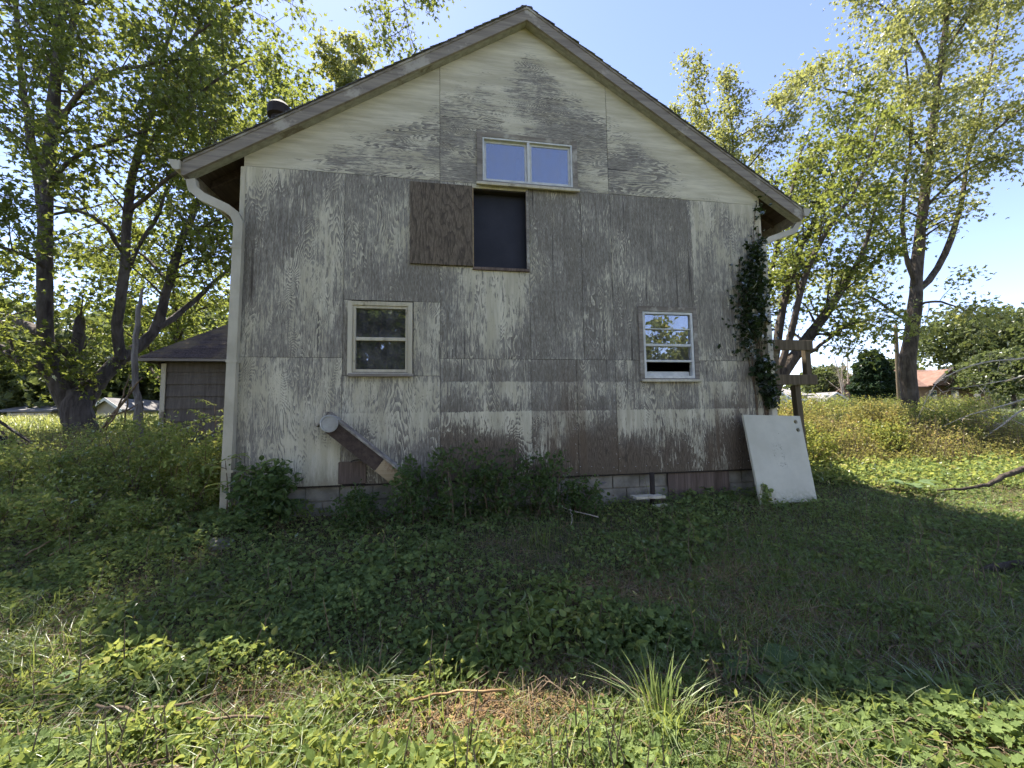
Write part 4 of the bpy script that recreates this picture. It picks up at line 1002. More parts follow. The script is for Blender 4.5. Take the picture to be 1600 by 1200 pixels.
def strawness(x, y):
    a = 1.35 * np.exp(-(((x - straw_c[0]) / .58) ** 2 + ((y - straw_c[1]) / .27) ** 2)) * (1 + .5 * fnoise(x, y, 5.0, 1))
    for q, sx_, sy_ in (((1010, 935), .6, .25), ((1100, 905), .5, .2), ((1220, 970), .35, .15), ((990, 1075), .8, .14), ((300, 1130), .8, .12), ((640, 1150), .4, .14)):
        c = gat(*q); a = np.maximum(a, .85 * np.exp(-(((x - c[0]) / sx_) ** 2 + ((y - c[1]) / sy_) ** 2)))
    return a
def canopy(x, y): return .10 + .09 * fnoise(x, y, 1.1, .4) + .05 * fnoise(x, y, 3.1, 2) + .05 * np.exp(-((x - .6) / 2.2) ** 2)
# low creeping cover with lobed leaves, the near yard
x, y, d = wedge(290000, .7, 8.5, rg)
lush = fnoise(x, y, .9, 1.0) + .35 * fnoise(x, y, 2.6, 3.0)
lawn = np.exp(-(((x - 6.4) / 2.6) ** 2 + ((y + 1.1) / 1.1) ** 2)) + .8 * np.exp(-(((x - 6.0) / 1.5) ** 2 + ((y + 2.6) / .7) ** 2))
keep = outside_house(x, y) & (rg.uniform(0, 1, len(x)) > strawness(x, y) * 1.0) & (rg.uniform(-1.0, .7, len(x)) < lush * 1.15 + .36 - .9 * lawn) & (y < 3.2)
x, y, d = x[keep], y[keep], d[keep]
hz = np.clip(canopy(x, y), .03, None) * (1 - .7 * np.clip(strawness(x, y), 0, 1)) * rg.uniform(.15, 1.0, len(x)) ** .6
P = np.stack([x, y, g(x, y) + hz], 1); sel = fnoise(x, y, .8, 5.0) + .5 * fnoise(x, y, 2.2, 8) + .25 * rg.normal(0, 1, len(x)) - .18 * (x - 1.2)
A = sel < .15
tn = np.clip(rg.uniform(0, 1, len(x)) * .8 + .1 + .12 * fnoise(x, y, 4, 2), 0, 1)
szp = np.clip(1 + .42 * fnoise(x, y, 1.9, 6.5), .55, 1.5)
V, F, t_ = leaves_vf(P[A], rg.uniform(.018, .048, A.sum()) * szp[A], T_LOBE, .62, None, tn[A], .1, rg)
tag(raw('creeping_groundcover', V, F, M['leafC'], tint=t_, center=False), 'dense carpet of low lobed creeping leaves over the yard', 'ground cover', kind='stuff')
V, F, t_ = leaves_vf(P[~A], rg.uniform(.02, .065, (~A).sum()) * szp[~A], T_OVATE, .54, None, tn[~A], .15, rg)
tag(raw('vine_groundcover', V, F, M['leafD'], tint=t_, center=False), 'patches of oval pointed vine leaves covering the ground', 'ground cover', kind='stuff')
# last year's leaves
x, y, d = wedge(7000, 1.0, 7.5, rg); k_ = outside_house(x, y, .05); x, y = x[k_], y[k_]; n = len(x)
V, F, t_ = leaves_vf(np.stack([x, y, g(x, y) + rg.uniform(.01, .13, n)], 1), rg.uniform(.014, .036, n), T_OVATE, .5, None, None, .1, rg)
tag(raw('leaf_litter', V, F, M['litter'], tint=t_, center=False), 'scattered brown dead leaves among the green cover', 'leaf litter', kind='stuff')
# stems and runners under the leaves
x, y, d = wedge(13000, .9, 6.5, rg); k_ = outside_house(x, y, .02); x, y = x[k_], y[k_]; n = len(x)
az = rg.uniform(0, 6.28, n); ln = rg.uniform(.08, .4, n); z = g(x, y)
Q = np.stack([np.stack([x, y, z + .01], 1), np.stack([x + np.cos(az) * ln * .5, y + np.sin(az) * ln * .5, z + rg.uniform(.03, .14, n)], 1), np.stack([x + np.cos(az) * ln, y + np.sin(az) * ln, z + rg.uniform(.0, .12, n)], 1)], 1)
V, F = tubes_vf(Q, np.broadcast_to(np.array([.0022, .002, .0012]), (n, 3)), 3)
tag(raw('runner_stems', V, F, M['twig'], center=False), 'thin brown runners and stalks tangled under the leaves', 'stems', kind='stuff')
# straw and dead stalks
x, y, d = wedge(150000, .9, 7, rg); s_ = strawness(x, y); k_ = (rg.uniform(0, 1, len(x)) < s_ * .9 + .03) & outside_house(x, y, .02); x, y = x[k_], y[k_]; n = len(x)
az = rg.normal(.35, .9, n) + (rg.uniform(0, 1, n) < .3) * 1.5; ln = rg.uniform(.08, .36, n); z = g(x, y)
dx, dy = np.cos(az) * ln, np.sin(az) * ln
Q = np.stack([np.stack([x, y, z + rg.uniform(.0, .05, n)], 1), np.stack([x + dx, y + dy, g(x + dx, y + dy) + rg.uniform(.0, .07, n)], 1)], 1)
V, F = tubes_vf(Q, np.broadcast_to(np.array([.0028, .0016]), (n, 2)), 3)
tag(raw('dry_straw', V, F, M['straw'], center=False), 'matted dry straw and dead stalks on the bare patches', 'straw', kind='stuff')
# short grass: lawn patches and scattered blades
x, y, d = wedge(270000, .7, 9, rg)
lawn = 1.2 * np.exp(-(((x - 6.6) / 2.9) ** 2 + ((y + 1.1) / 1.2) ** 2)) + .8 * np.exp(-(((x - 6.0) / 1.6) ** 2 + ((y + 2.6) / .8) ** 2)) + .3 * (fnoise(x, y, 1.3, 9) > .35)
k_ = (rg.uniform(0, 1, len(x)) < lawn * .95 + .12) & outside_house(x, y, .02) & (y < 2.5); x, y = x[k_], y[k_]; n = len(x)
V, F, t_ = blades_vf(np.stack([x, y, g(x, y)], 1), rg.uniform(.06, .2, n), rg.uniform(.003, .006, n), rg.uniform(.2, 1.1, n), rg.uniform(0, 6.28, n), rg.uniform(0, .85, n), rg)
tag(raw('short_grass', V, F, M['grass'], tint=t_, center=False), 'short fine grass growing in patches in front of the house', 'grass', kind='stuff')
# foreground tall blades in the sun and weeds among them
x, y, d = wedge(26000, .7, 3.2, rg); k_ = (fnoise(x, y, 2.2, 4) > -.1) & (rg.uniform(0, 1, len(x)) > strawness(x, y)); x, y = x[k_], y[k_]; n = len(x)
V, F, t_ = blades_vf(np.stack([x, y, g(x, y)], 1), rg.uniform(.10, .32, n), rg.uniform(.003, .008, n), rg.uniform(.3, 1.3, n), rg.uniform(0, 6.28, n), rg.uniform(.1, .95, n), rg, 4)
tag(raw('tall_grass', V, F, M['grass'], tint=t_, center=False), 'longer loose grass blades along the sunlit front edge', 'grass', kind='stuff')

def tuft(name, px, py, n, ln, label, wd=(.006, .014), rad=.06, seed=0, lean=(.25, 1.2), group=None):
    r = np.random.default_rng(1000 + seed); c = gat(px, py); t = thing(name, c, label, 'grass tuft', group)
    b = c + np.c_[r.normal(0, rad, (n, 2)), np.zeros(n)]; b[:, 2] = g(b[:, 0], b[:, 1]) - .005
    az = np.arctan2(b[:, 1] - c[1], b[:, 0] - c[0]) + r.normal(0, .6, n)
    V, F, t_ = blades_vf(b, r.uniform(*ln, n), r.uniform(*wd, n), r.uniform(*lean, n), az, r.uniform(.1, .85, n), r, 5)
    tag(raw('blades', V, F, M['grass'], t, tint=t_), kind='stuff'); return t
tuft('grass_tuft', 1035, 1150, 90, (.2, .46), 'thick clump of long green grass at the bottom edge right of the straw', seed=1)
tuft('grass_tuft', 560, 1090, 34, (.2, .42), 'loose clump of arching blades left of the straw patch', seed=2, lean=(.6, 1.6))
tuft('grass_tuft', 1110, 1010, 45, (.12, .3), 'low pale-tipped grass clump in shade behind the big clump', seed=3, lean=(.5, 1.4))
tuft('grass_tuft', 960, 985, 60, (.12, .32), 'fine shaded grass clump in the middle of the yard', wd=(.003, .007), rad=.14, seed=4)
tuft('grass_tuft', 1490, 1120, 50, (.15, .36), 'grass clump near the lower right corner', seed=5, lean=(.5, 1.5))
tuft('grass_tuft', 1330, 1150, 40, (.15, .34), 'dry grass clump at the bottom right of the big clump', seed=6, lean=(.6, 1.6))
tuft('grass_tuft', 845, 850, 30, (.12, .3), 'small upright grass tuft below the dark shrubs', seed=7, lean=(.2, .7))
tuft('grass_tuft', 690, 1130, 36, (.12, .3), 'short blades at the left end of the straw patch', seed=8)
tuft('grass_tuft', 230, 1165, 40, (.14, .34), 'grass clump at the lower left corner', seed=9)

def rosette(name, px, py, n, ln, label, mat='burdock', seed=0, tilt=.55, tmpl=T_OVATE, cat='weed', group=None, rise=.0):
    """broad-leaved plant: every large leaf is a part"""
    r = np.random.default_rng(2000 + seed); c = gat(px, py); c[2] = g(c[0], c[1]); t = thing(name, c, label, cat, group)
    for i in range(n):
        az = i * 2.4 + r.uniform(-.3, .3); L_ = r.uniform(*ln); h = np.array([math.cos(az), math.sin(az), tilt])
        st = c + np.array([0, 0, rise * r.uniform(.2, 1)]); p = st + norm(h[None])[0] * L_ * .45
        N0 = np.array([-math.cos(az) * .35, -math.sin(az) * .35, 1.])
        Yv = norm((h - N0 * np.dot(h, N0) / np.dot(N0, N0))[None])[0]; Xv = norm(np.cross(Yv, N0)[None])[0]; Nn = np.cross(Xv, Yv)
        tv, tf = tmpl; V = p + L_ * (tv[:, :1] * Xv * 1.25 + tv[:, 1:2] * Yv + (tv[:, 2:] - .25 * tv[:, 1:2] ** 2) * Nn)
        raw('leaf', V, tf, M[mat], t, tint=np.full(len(V), r.uniform(.2, .8)), smooth=True)
    tl = r.uniform(0, 1, n)
    return t
rosette('broadleaf_plant', 1425, 772, 9, (.18, .30), 'big-leaved green plant at the edge of the house shadow', seed=1, tilt=1.3, rise=.08)
rosette('broadleaf_weed', 1190, 1060, 9, (.14, .24), 'rosette of long oval leaves right of the grass clump', seed=2, tilt=.9)
rosette('broadleaf_weed', 1245, 1075, 7, (.12, .2), 'bright toothed weed catching the sun at the shadow edge', seed=3, tilt=1.0, mat='leafD')
rosette('broadleaf_weed', 540, 835, 8, (.07, .12), 'small weed below the slanting plank hood', seed=4, tilt=.9)
rosette('broadleaf_weed', 815, 1085, 6, (.05, .09), 'tiny bright weed in the middle of the straw patch', seed=5, tilt=1.2, mat='leafD')
rosette('broadleaf_weed', 300, 1150, 8, (.10, .17), 'leafy weed in the sunlit lower left foreground', seed=6, tilt=1.0, mat='leafD')
rosette('broadleaf_weed', 145, 1060, 8, (.10, .17), 'dark green weed near the left edge of the yard', seed=7, tilt=1.0)

# ------------------------------------------------ shrubs, saplings
def shrub(name, base, w_, h, n_stem, label, leafm, seed, lsize=(.03, .06), dens=7, tmpl=T_OVATE, cat='shrub', wy=None, droop=.05, group=None, clamp_y=None, step=.07, bark='twig', twigs=4, stem_r=.008):
    r = np.random.default_rng(3000 + seed); b = np.asarray(base, float); wy = wy or w_; Ls = []
    for i in range(n_stem):
        p = b + np.array([r.uniform(-1, 1) * w_ * .6, r.uniform(-1, 1) * wy * .6, 0]); p[2] = g(p[0], p[1]) - .02
        q = p + np.array([r.normal(0, w_ * .35), r.normal(0, wy * .35), h * r.uniform(.55, 1.0)]); m_ = (p + q) / 2 + r.normal(0, .05, 3)
        Ls.append([(*p, stem_r), (*m_, stem_r * .7), (*q, stem_r * .3)])
    t = thing(name, (b[0], b[1], float(g(b[0], b[1]))), label, cat, group)
    Ls = [smooth_line(np.array(L), 7) for L in Ls]
    (B, BR), (T, TR), LP, HD = grow(Ls, r, start=.15, step=step, blen=(.08, .26), twigs=twigs, tlen=(.05, .16), per=dens, spread=.035, up=.15, droop=droop)
    LA = np.array(Ls); V0, F0 = tubes_vf(LA[:, :, :3], LA[:, :, 3], 5); V1, F1 = tubes_vf(B, BR * .35, 3)
    raw_st = raw('stems', np.concatenate([V0, V1]), np.concatenate([F0, F1 + len(V0)]), M[bark], t); tag(raw_st, kind='stuff')
    if clamp_y is not None: LP[:, 1] = np.minimum(LP[:, 1], clamp_y - r.uniform(0, .03, len(LP)))
    LP[:, 2] = np.maximum(LP[:, 2], g(LP[:, 0], LP[:, 1]) + .01)
    V, F, t_ = leaves_vf(LP, r.uniform(*lsize, len(LP)), tmpl, .4, HD, None, .25, r)
    tag(raw('foliage', V, F, M[leafm], t, tint=t_), kind='stuff'); return t
for i, (px, wd, h, nm) in enumerate([(650, .30, .72, 'first of the row beside the plank hood'), (715, .32, .84, 'tallest of the row, below the middle sheets'), (785, .32, .80, 'third in the row, below the middle sheets'),
                                      (850, .26, .70, 'fourth in the row from the plank hood'), (905, .22, .42, 'lowest at the right end of the row')]):
    X = at(px, 780, -.35)[0]
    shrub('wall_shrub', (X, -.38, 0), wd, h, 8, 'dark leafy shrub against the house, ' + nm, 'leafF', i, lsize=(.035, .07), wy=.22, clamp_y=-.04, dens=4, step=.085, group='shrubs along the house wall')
X = at(420, 800, -.3)[0]
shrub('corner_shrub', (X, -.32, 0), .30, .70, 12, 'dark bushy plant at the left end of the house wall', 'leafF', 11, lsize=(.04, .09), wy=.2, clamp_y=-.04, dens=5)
X = at(560, 800, -.25)[0]
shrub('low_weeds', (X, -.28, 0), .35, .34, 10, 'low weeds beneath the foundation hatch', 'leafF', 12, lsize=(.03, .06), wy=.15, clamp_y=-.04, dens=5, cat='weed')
# left thicket between the maple, the shed and the house
tk = [(-.5, .25, .34, 1.0, 'thin twiggy bush beside the left downspout'), (-1.15, .9, .5, 1.1, 'bush with glinting leaves in front of the shed wall'), (-1.9, 1.6, .55, 1.05, 'bush below the shed corner trim'),
      (-2.7, 1.2, .6, .75, 'dark low bush between the maple and the shed'), (-1.7, .1, .6, .55, 'low bush in front of the shed thicket'), (-3.6, 1.8, .6, .7, 'bush at the foot of the forked maple'),
      (-.85, -.35, .4, .36, 'small low bush by the pale stone'), (-2.7, -.1, .6, .42, 'weedy low bush in the left yard'), (-4.3, .6, .7, .4, 'low weedy bush at the left picture edge')]
for i, (X, Y, w_, h, lb_) in enumerate(tk):
    shrub('thicket_bush', (X, Y, 0), w_, h, 16, lb_, 'leafD', 30 + i, lsize=(.03, .06), dens=5, group='bushes of the left thicket')
def sapling(name, px, py, Y, h, label, seed, leafm='leafD', ll=.11, pairs=7, nb=4):
    """thin stem with pinnate sprays"""
    r = np.random.default_rng(4000 + seed); X = at(px, py, Y)[0]; b = np.array([X, Y, float(g(X, Y))]); t = thing(name, b, label, 'sapling')
    st = [(*b, .012), (*(b + np.array([.02, 0, h * .5])), .009), (*(b + np.array([-.02, 0, h])), .004)]
    tube('stem', st, M['twig'], t, 6)
    P, Hh, Q = [], [], []
    for i in range(nb * 2):
        z = h * (.35 + .65 * i / (nb * 2 - 1)); az = i * 2.4; dd = np.array([math.cos(az), math.sin(az), .35]); p0 = b + np.array([0, 0, z])
        for j in range(pairs):
            s_ = .05 + j * ll * .55; pt = p0 + dd * s_ + np.array([0, 0, -.25 * s_ * s_])
            for sg in (-1, 1): P.append(pt); Hh.append(np.array([-dd[1] * sg, dd[0] * sg, .1]) + dd * .5)
        Q.append([p0, p0 + dd * .2, p0 + dd * (pairs * ll * .55) + np.array([0, 0, -.06])])
    Q = np.array(Q); V, F = tubes_vf(Q, np.broadcast_to(np.array([.004, .003, .0015]), (len(Q), 3)), 4); tag(raw('leaf_stalks', V, F, M['twig'], t), kind='stuff')
    V, F, t_ = leaves_vf(np.array(P), ll, T_LANCE, .75, np.array(Hh) * 2, r.uniform(.4, .9, len(P)), .1, r); tag(raw('foliage', V, F, M[leafm], t, tint=t_), kind='stuff')
sapling('young_sapling', 335, 690, 1.6, 1.25, 'slender sapling with bright feathered leaves before the shed', 1, ll=.10, nb=5)
sapling('long_leaved_sprout', 352, 800, -.12, .78, 'young plant with long bright leaves at the left downspout', 2, ll=.14, pairs=3, nb=3)
sapling('broad_leaved_sprout', 405, 800, -.3, .72, 'broad-leaved sprout in shade at the left wall corner', 3, 'leafC', .16, 2, 3)

for i, (X, Y, w_, h, lb_) in enumerate([(9.3, 1.6, .5, .8, 'yellowing bush just right of the white door'), (10.4, 2.3, .6, 1.0, 'tall yellowing bush left of the crooked maple trunk'), (11.6, 2.0, .6, .75, 'brownish bush in the middle of the right brush'),
                                        (12.7, 2.9, .7, .95, 'bushy green-gold shrub below the crooked maple'), (14.2, 2.6, .7, .8, 'golden bush near the dead treetop'), (9.9, 3.4, .6, 1.0, 'leafy bush behind the porch post'), (15.6, 3.4, .8, .9, 'wide bush under the dead treetop')]):
    shrub('brush_bush', (X, Y, 0), w_, h, 17, lb_, 'leafG' if i % 2 else 'leafE', 60 + i, lsize=(.03, .065), dens=5, group='bushes of the right brush')
# ------------------------------------------------ climbing vine on the right corner
rv = np.random.default_rng(77)
vine = thing('climbing_vine', (7.1, -.05, .5), 'dark vine climbing the right corner of the house to the eave', 'vine')
pts = []
def vpt(n, x0, x1, z0, z1, yd_=.10):
    xx = rv.uniform(x0, x1, n); zz = rv.uniform(z0, z1, n); return np.stack([xx, -.03 - np.abs(rv.normal(0, yd_ * .6, n)), zz], 1)
def vband(n, prof):
    zz = rv.uniform(prof[0][0], prof[-1][0], n); c = np.interp(zz, [p[0] for p in prof], [p[1] for p in prof]); w_ = np.interp(zz, [p[0] for p in prof], [p[2] for p in prof])
    xx = c + rv.normal(0, .5, n) * w_; m_ = fnoise(xx, zz, 3.9, 1) + .35 * rv.normal(0, 1, n) > -.32
    xx, zz = xx[m_], zz[m_]
    yy = np.where(xx < W_ + .03, -.03 - np.abs(rv.normal(0, .07, len(xx))), rv.uniform(-.06, .15, len(xx)))
    return np.stack([xx, yy, zz], 1)
VP = np.concatenate([vband(4200, [(1.6, 7.24, .06), (2.0, 7.2, .12), (2.5, 7.1, .26), (2.75, 7.05, .34), (3.3, 7.08, .24), (3.9, 7.14, .16), (4.15, 7.16, .14)]), vband(50, [(4.15, 7.2, .10), (4.6, 7.22, .08), (4.9, 7.3, .16), (5.0, 7.38, .2)]),
                     vband(240, [(2.3, 6.85, .25), (2.6, 6.9, .35), (4.0, 6.98, .2)])])
V, F, t_ = leaves_vf(VP, rv.uniform(.025, .06, len(VP)) * rv.choice([1, 1, 1, 1.6], len(VP)), T_LOBE, .1, np.tile(np.array([0, -.6, -.6]), (len(VP), 1)), None, .4, rv)
# face the leaves outward from the wall
tag(raw('foliage', V, F, M['ivy'], vine, tint=t_), kind='stuff')
for i in range(7):
    zz = np.linspace(.4, rv.uniform(3.5, 4.9), 12); xx = np.interp(zz, [.4, 2.7, 4.2, 5], [7.28, 7.08, 7.15, 7.3]) + np.cumsum(rv.normal(0, .03, 12))
    xx = np.clip(xx, 6.7, 7.30); tube('stem', np.c_[xx, np.full(12, -.03), zz, np.linspace(.012, .004, 12)], M['twig'], vine, 5, 20)
# ivy sprig on the door foot
rd = np.random.default_rng(8); spr = thing('door_ivy', (6.75, -.55, .33), 'small green ivy sprig growing up the foot of the white door', 'ivy')
q = np.array([quadpt(u, v) for u, v in zip(np.clip(.10 + rd.normal(0, .035, 60), .02, .3), rd.uniform(0, .2, 60))]) + nrm_d * .02
if nrm_d[1] > 0: q -= nrm_d * .04
V, F, t_ = leaves_vf(q, rd.uniform(.03, .06, 60), T_LOBE, .2, None, None, .2, rd); tag(raw('foliage', V, F, M['leafC'], spr, tint=t_), kind='stuff')

# ------------------------------------------------ meadow weeds right and left of the house
def weeds(name, x, y, h, label, mat, r, lsz=(.04, .08), per=9, tint0=.0, stemm='twig', tmpl=T_LANCE, spread=.05):
    n = len(x); b = np.stack([x, y, g(x, y)], 1); top = b + np.c_[r.normal(0, .12, (n, 2)) * h[:, None], h]
    Q = np.stack([b, (b + top) / 2 + r.normal(0, .03, (n, 3)), top], 1); V0, F0 = tubes_vf(Q, np.broadcast_to(np.array([.005, .004, .002]), (n, 3)), 3)
    li = np.repeat(np.arange(n), per); lt = r.uniform(.2, 1.05, len(li))[:, None]
    P = b[li] * (1 - lt) + top[li] * lt + r.normal(0, spread, (len(li), 3))
    cl = .18 * fnoise(b[:, 0], b[:, 1], .9, 2)[li]
    V, F, t_ = leaves_vf(P, r.uniform(*lsz, len(li)), tmpl, .35, None, np.clip(r.uniform(0, 1, len(li)) * .85 + .05 + cl + tint0, 0, 1), .1, r)
    tag(raw(name + '_stems', V0, F0, M[stemm], center=False), label + ', stalks', 'stems', kind='stuff')
    tag(raw(name, V, F, M[mat], tint=t_, center=False), label, 'weeds', kind='stuff')
rw = np.random.default_rng(55)
# near brush band, right
n = 3800; x = rw.uniform(8.0, 17, n); y = rw.uniform(1.2, 4.6, n); h = rw.uniform(.35, .85, n) * (.75 + .35 * fnoise(x, y, 1.2, 1)); h *= np.clip((y - .7) / 1.2, .3, 1)
k_ = (x > 8.9) | (y > 2.6); x, y, h = x[k_], y[k_], np.abs(h[k_])
weeds('autumn_brush', x, y, h, 'yellowing brush of thin stems right of the white door', 'leafG', rw, (.03, .06), 13, tmpl=T_KITE)
# goldenrod meadow, right and behind
n = 9000; x = rw.uniform(9, 46, n); y = rw.uniform(4.4, 30, n); k_ = (x > 9 + .3 * (y - 4)) & (x < 14 + 1.35 * y); x, y = x[k_], y[k_]
h = np.abs(rw.uniform(.5, 1.05, len(x)) * (.9 + .3 * fnoise(x, y, .5, 3)))
weeds('goldenrod_meadow', x, y, h, 'bright yellow-green meadow of tall weeds at right', 'leafE', rw, (.06, .13), 13, spread=.07)
# left field grass in the sun behind the maple
n = 30000; x = rw.uniform(-42, 0, n); y = rw.uniform(5, 40, n); k_ = (x < -1 - .55 * (y - 4)) | (y > 12); x, y = x[k_], y[k_]; n = len(x)
V, F, t_ = blades_vf(np.stack([x, y, g(x, y)], 1), rw.uniform(.2, .5, n) * (1 + .03 * y), rw.uniform(.015, .035, n), rw.uniform(.3, 1.2, n), rw.uniform(0, 6.28, n), rw.uniform(.3, .95, n), rw)
tag(raw('field_grass', V, F, M['leafE'], tint=t_, center=False), 'sunlit field grass beyond the left maple', 'grass', kind='stuff')
n = 5000; x = rw.uniform(-9, -2.6, n); y = rw.uniform(1.5, 6, n); k_ = outside_house(x, y, .1); x, y = x[k_], y[k_]
weeds('left_weeds', x, y, rw.uniform(.15, .5, len(x)), 'mixed weeds around the left maple', 'leafD', rw, (.035, .07), 9)
x, y, d = wedge(900, 1.4, 7, rw); k_ = outside_house(x, y, .1) & (fnoise(x, y, 1.0, 7) > .0) & (y < .5) & (strawness(x, y) < .4); x, y = x[k_], y[k_]
weeds('yard_weeds', x, y, rw.uniform(.12, .38, len(x)), 'thin upright weeds standing above the ground cover', 'leafD', rw, (.02, .055), 10, tmpl=T_LANCE, spread=.025)
# mid ground-cover beyond the corner on both sides
x, y, d = wedge(60000, 6.5, 18, rw, 1.5); k_ = outside_house(x, y, .05); x, y = x[k_], y[k_]
P = np.stack([x, y, g(x, y) + rw.uniform(.02, .2, len(x))], 1)
V, F, t_ = leaves_vf(P, rw.uniform(.05, .10, len(x)), T_KITE, .55, None, None, .1, rw)
tag(raw('yard_groundcover', V, F, M['leafD'], tint=t_, center=False), 'low leafy ground cover beside and behind the house', 'ground cover', kind='stuff')

# ================================================================ FAR SCENERY
autotree(0, 0, -16.0, 11.5, 3.6, 'tall tree behind the photographer reflected in the left window', M['leafA'], 61, x=-1.2, lsize=(.24, .4), step=.35, per=11, low=.15, nlimb=13, tmpl=T_KITE)
autotree(0, 0, -17.5, 10.5, 3.4, 'second tree behind the photographer, further left in the reflection', M['leafA'], 62, x=-6.5, lsize=(.2, .32), step=.5, per=9, low=.12, nlimb=13, tmpl=T_KITE)
autotree(0, 0, -16.0, 5.4, 3.0, 'low broad tree behind the photographer reflected in the right window', M['leafB'], 63, x=13.8, lsize=(.2, .32), step=.45, per=10, low=.08, nlimb=13, tmpl=T_KITE)

def blob(name, ells, n, size, label, mat, seed, cat='tree', trunk=None, tmpl=T_CLUMP, up=.35, group=None, kind=None, shell=.55, bark='bark2'):
    r = np.random.default_rng(5000 + seed); E_ = np.array(ells, float); wts = E_[:, 3] * E_[:, 4] + E_[:, 4] * E_[:, 5] + E_[:, 3] * E_[:, 5]; wts /= wts.sum()
    i = r.choice(len(E_), n, p=wts); d = rnd_dir(r, n); rad = r.uniform(shell, 1.0, n) ** .6
    d2 = d * rad[:, None] * (1 + .16 * np.sin(d[:, :1] * 7 + i[:, None]) * np.sin(d[:, 1:2] * 6 + 2 * i[:, None]) + .1 * np.sin(d[:, 2:3] * 9 + i[:, None]))
    P = E_[i, :3] + d2 * E_[i, 3:6]
    V, F, t_ = leaves_vf(P, r.uniform(*size, n), tmpl, up, d * 1.2, np.clip(r.uniform(0, 1, n) * .8 + .1 + .1 * np.sin(i), 0, 1), .2, r)
    if kind == 'stuff': return tag(raw(name, V, F, M[mat], tint=t_, center=False), label, cat, kind='stuff')
    b = trunk if trunk is not None else (E_[0, 0], E_[0, 1], 0); b = (b[0], b[1], float(g(b[0], b[1])))
    t = thing(name, b, label, cat, group)
    top = E_[:, 2].max(); rr = .03 * (top - b[2]) + .05
    tube('trunk', [(b[0], b[1], b[2] - .1, rr), (b[0] + .1, b[1], (b[2] + top) / 2, rr * .7), (b[0], b[1], top, rr * .2)], M[bark], t, 8)
    for q in range(4):
        e = E_[q % len(E_)]; tube('limb', [(b[0], b[1], b[2] + (e[2] - b[2]) * .55, rr * .5), (*(np.array([b[0], b[1], e[2]]) * .3 + e[:3] * .7 - np.array([0, 0, e[5] * .3])), rr * .3), (e[0] + e[3] * .5 * math.cos(q * 2), e[1] + e[4] * .5 * math.sin(q * 2), e[2] + e[5] * .4, rr * .1)], M[bark], t, 6)
    tag(raw('crown', V, F, M[mat], t, tint=t_), kind='stuff'); return t
# evergreen, egg shaped
Y = 24; pB, pT, pL, pR = at(1367, 632, Y), at(1367, 549, Y), at(1344, 600, Y), at(1393, 600, Y)
hw = (pR[0] - pL[0]) / 2; hh = (pT[2] - pB[2])
blob('evergreen_tree', [(pB[0], Y, pB[2] + hh * .28, hw * 1.0, hw, hh * .30), (pB[0], Y, pB[2] + hh * .5, hw * .85, hw * .85, hh * .30), (pB[0], Y, pB[2] + hh * .74, hw * .55, hw * .55, hh * .27)], 5200, (.16, .34), 'dense dark egg-shaped evergreen beyond the meadow', 'conifer', 1, shell=.7)
# round tree left of it and rounded trees at the right edge
def roundtree(px, py_top, wpx, Y, label, seed, mat='farleaf', n=4200, sz=(.28, .6)):
    T_ = at(px, py_top, Y); gz = float(g(T_[0], Y)); H_ = T_[2] - gz; R_ = (at(px + wpx / 2, py_top, Y)[0] - at(px - wpx / 2, py_top, Y)[0]) / 2; r = np.random.default_rng(seed)
    el = []
    for k in range(9):
        a = k * 2.4; rr = R_ * .55 * math.sqrt(k / 9); el.append((T_[0] + rr * math.cos(a), Y + rr * math.sin(a), gz + H_ * r.uniform(.42, .78) - .1 * rr, R_ * r.uniform(.38, .55), R_ * r.uniform(.38, .55), H_ * r.uniform(.17, .26)))
    el.append((T_[0], Y, gz + H_ * .8, R_ * .5, R_ * .5, H_ * .2))
    return blob('roadside_tree', el, n, sz, label, mat, seed, trunk=(T_[0], Y))
roundtree(1290, 572, 75, 52, 'round grey-green tree left of the bare tree', 71)
roundtree(1505, 478, 150, 42, 'big rounded tree behind the brown roof', 72, n=6500)
roundtree(1605, 480, 130, 36, 'rounded tree cut by the right edge of the picture', 73, n=6500)
roundtree(1575, 545, 150, 28, 'low spreading tree in front of the big rounded trees', 74, n=5200, sz=(.2, .45))
roundtree(1400, 560, 60, 60, 'small tree behind the utility pole', 75, n=2600)
roundtree(1330, 585, 80, 66, 'distant tree behind the white garage', 76, n=2600)
# bare tree
rb = np.random.default_rng(80); Y = 40; B0 = at(1325, 640, Y); T0 = at(1322, 532, Y); h = T0[2] - float(g(B0[0], Y))
bt = thing('bare_tree', (B0[0], Y, float(g(B0[0], Y))), 'leafless pale tree between the evergreen and the white garage', 'tree')
gz = float(g(B0[0], Y)); Lb = []
for k in range(4):
    x0 = B0[0] + (k - 1.5) * .25; tip = (B0[0] + (k - 1.5) * 1.6 + rb.normal(0, .3), Y + rb.normal(0, 1), gz + h * rb.uniform(.8, 1))
    L = smooth_line(np.array([(x0, Y, gz, .13), ((x0 + tip[0]) / 2 - .2 * (k - 1.5), Y, gz + h * .5, .08), (*tip, .02)]), 10); Lb.append(L)
    V, F = tubes_vf(L[None, :, :3], L[None, :, 3], 6); raw('trunk', V, F, M['deadwood'], bt, smooth=True)
(Bb, BRb), (Tb, TRb), _, _ = grow(Lb, rb, start=.25, step=.32, blen=(.8, 2.4), twigs=6, tlen=(.4, 1.1), per=1, up=.5)
V1, F1 = tubes_vf(Bb, np.maximum(BRb, .012), 4); V2, F2 = tubes_vf(Tb, TRb * 1.4, 3)
tag(raw('branches', np.concatenate([V1, V2]), np.concatenate([F1, F2 + len(V1)]), M['deadwood'], bt), kind='stuff')
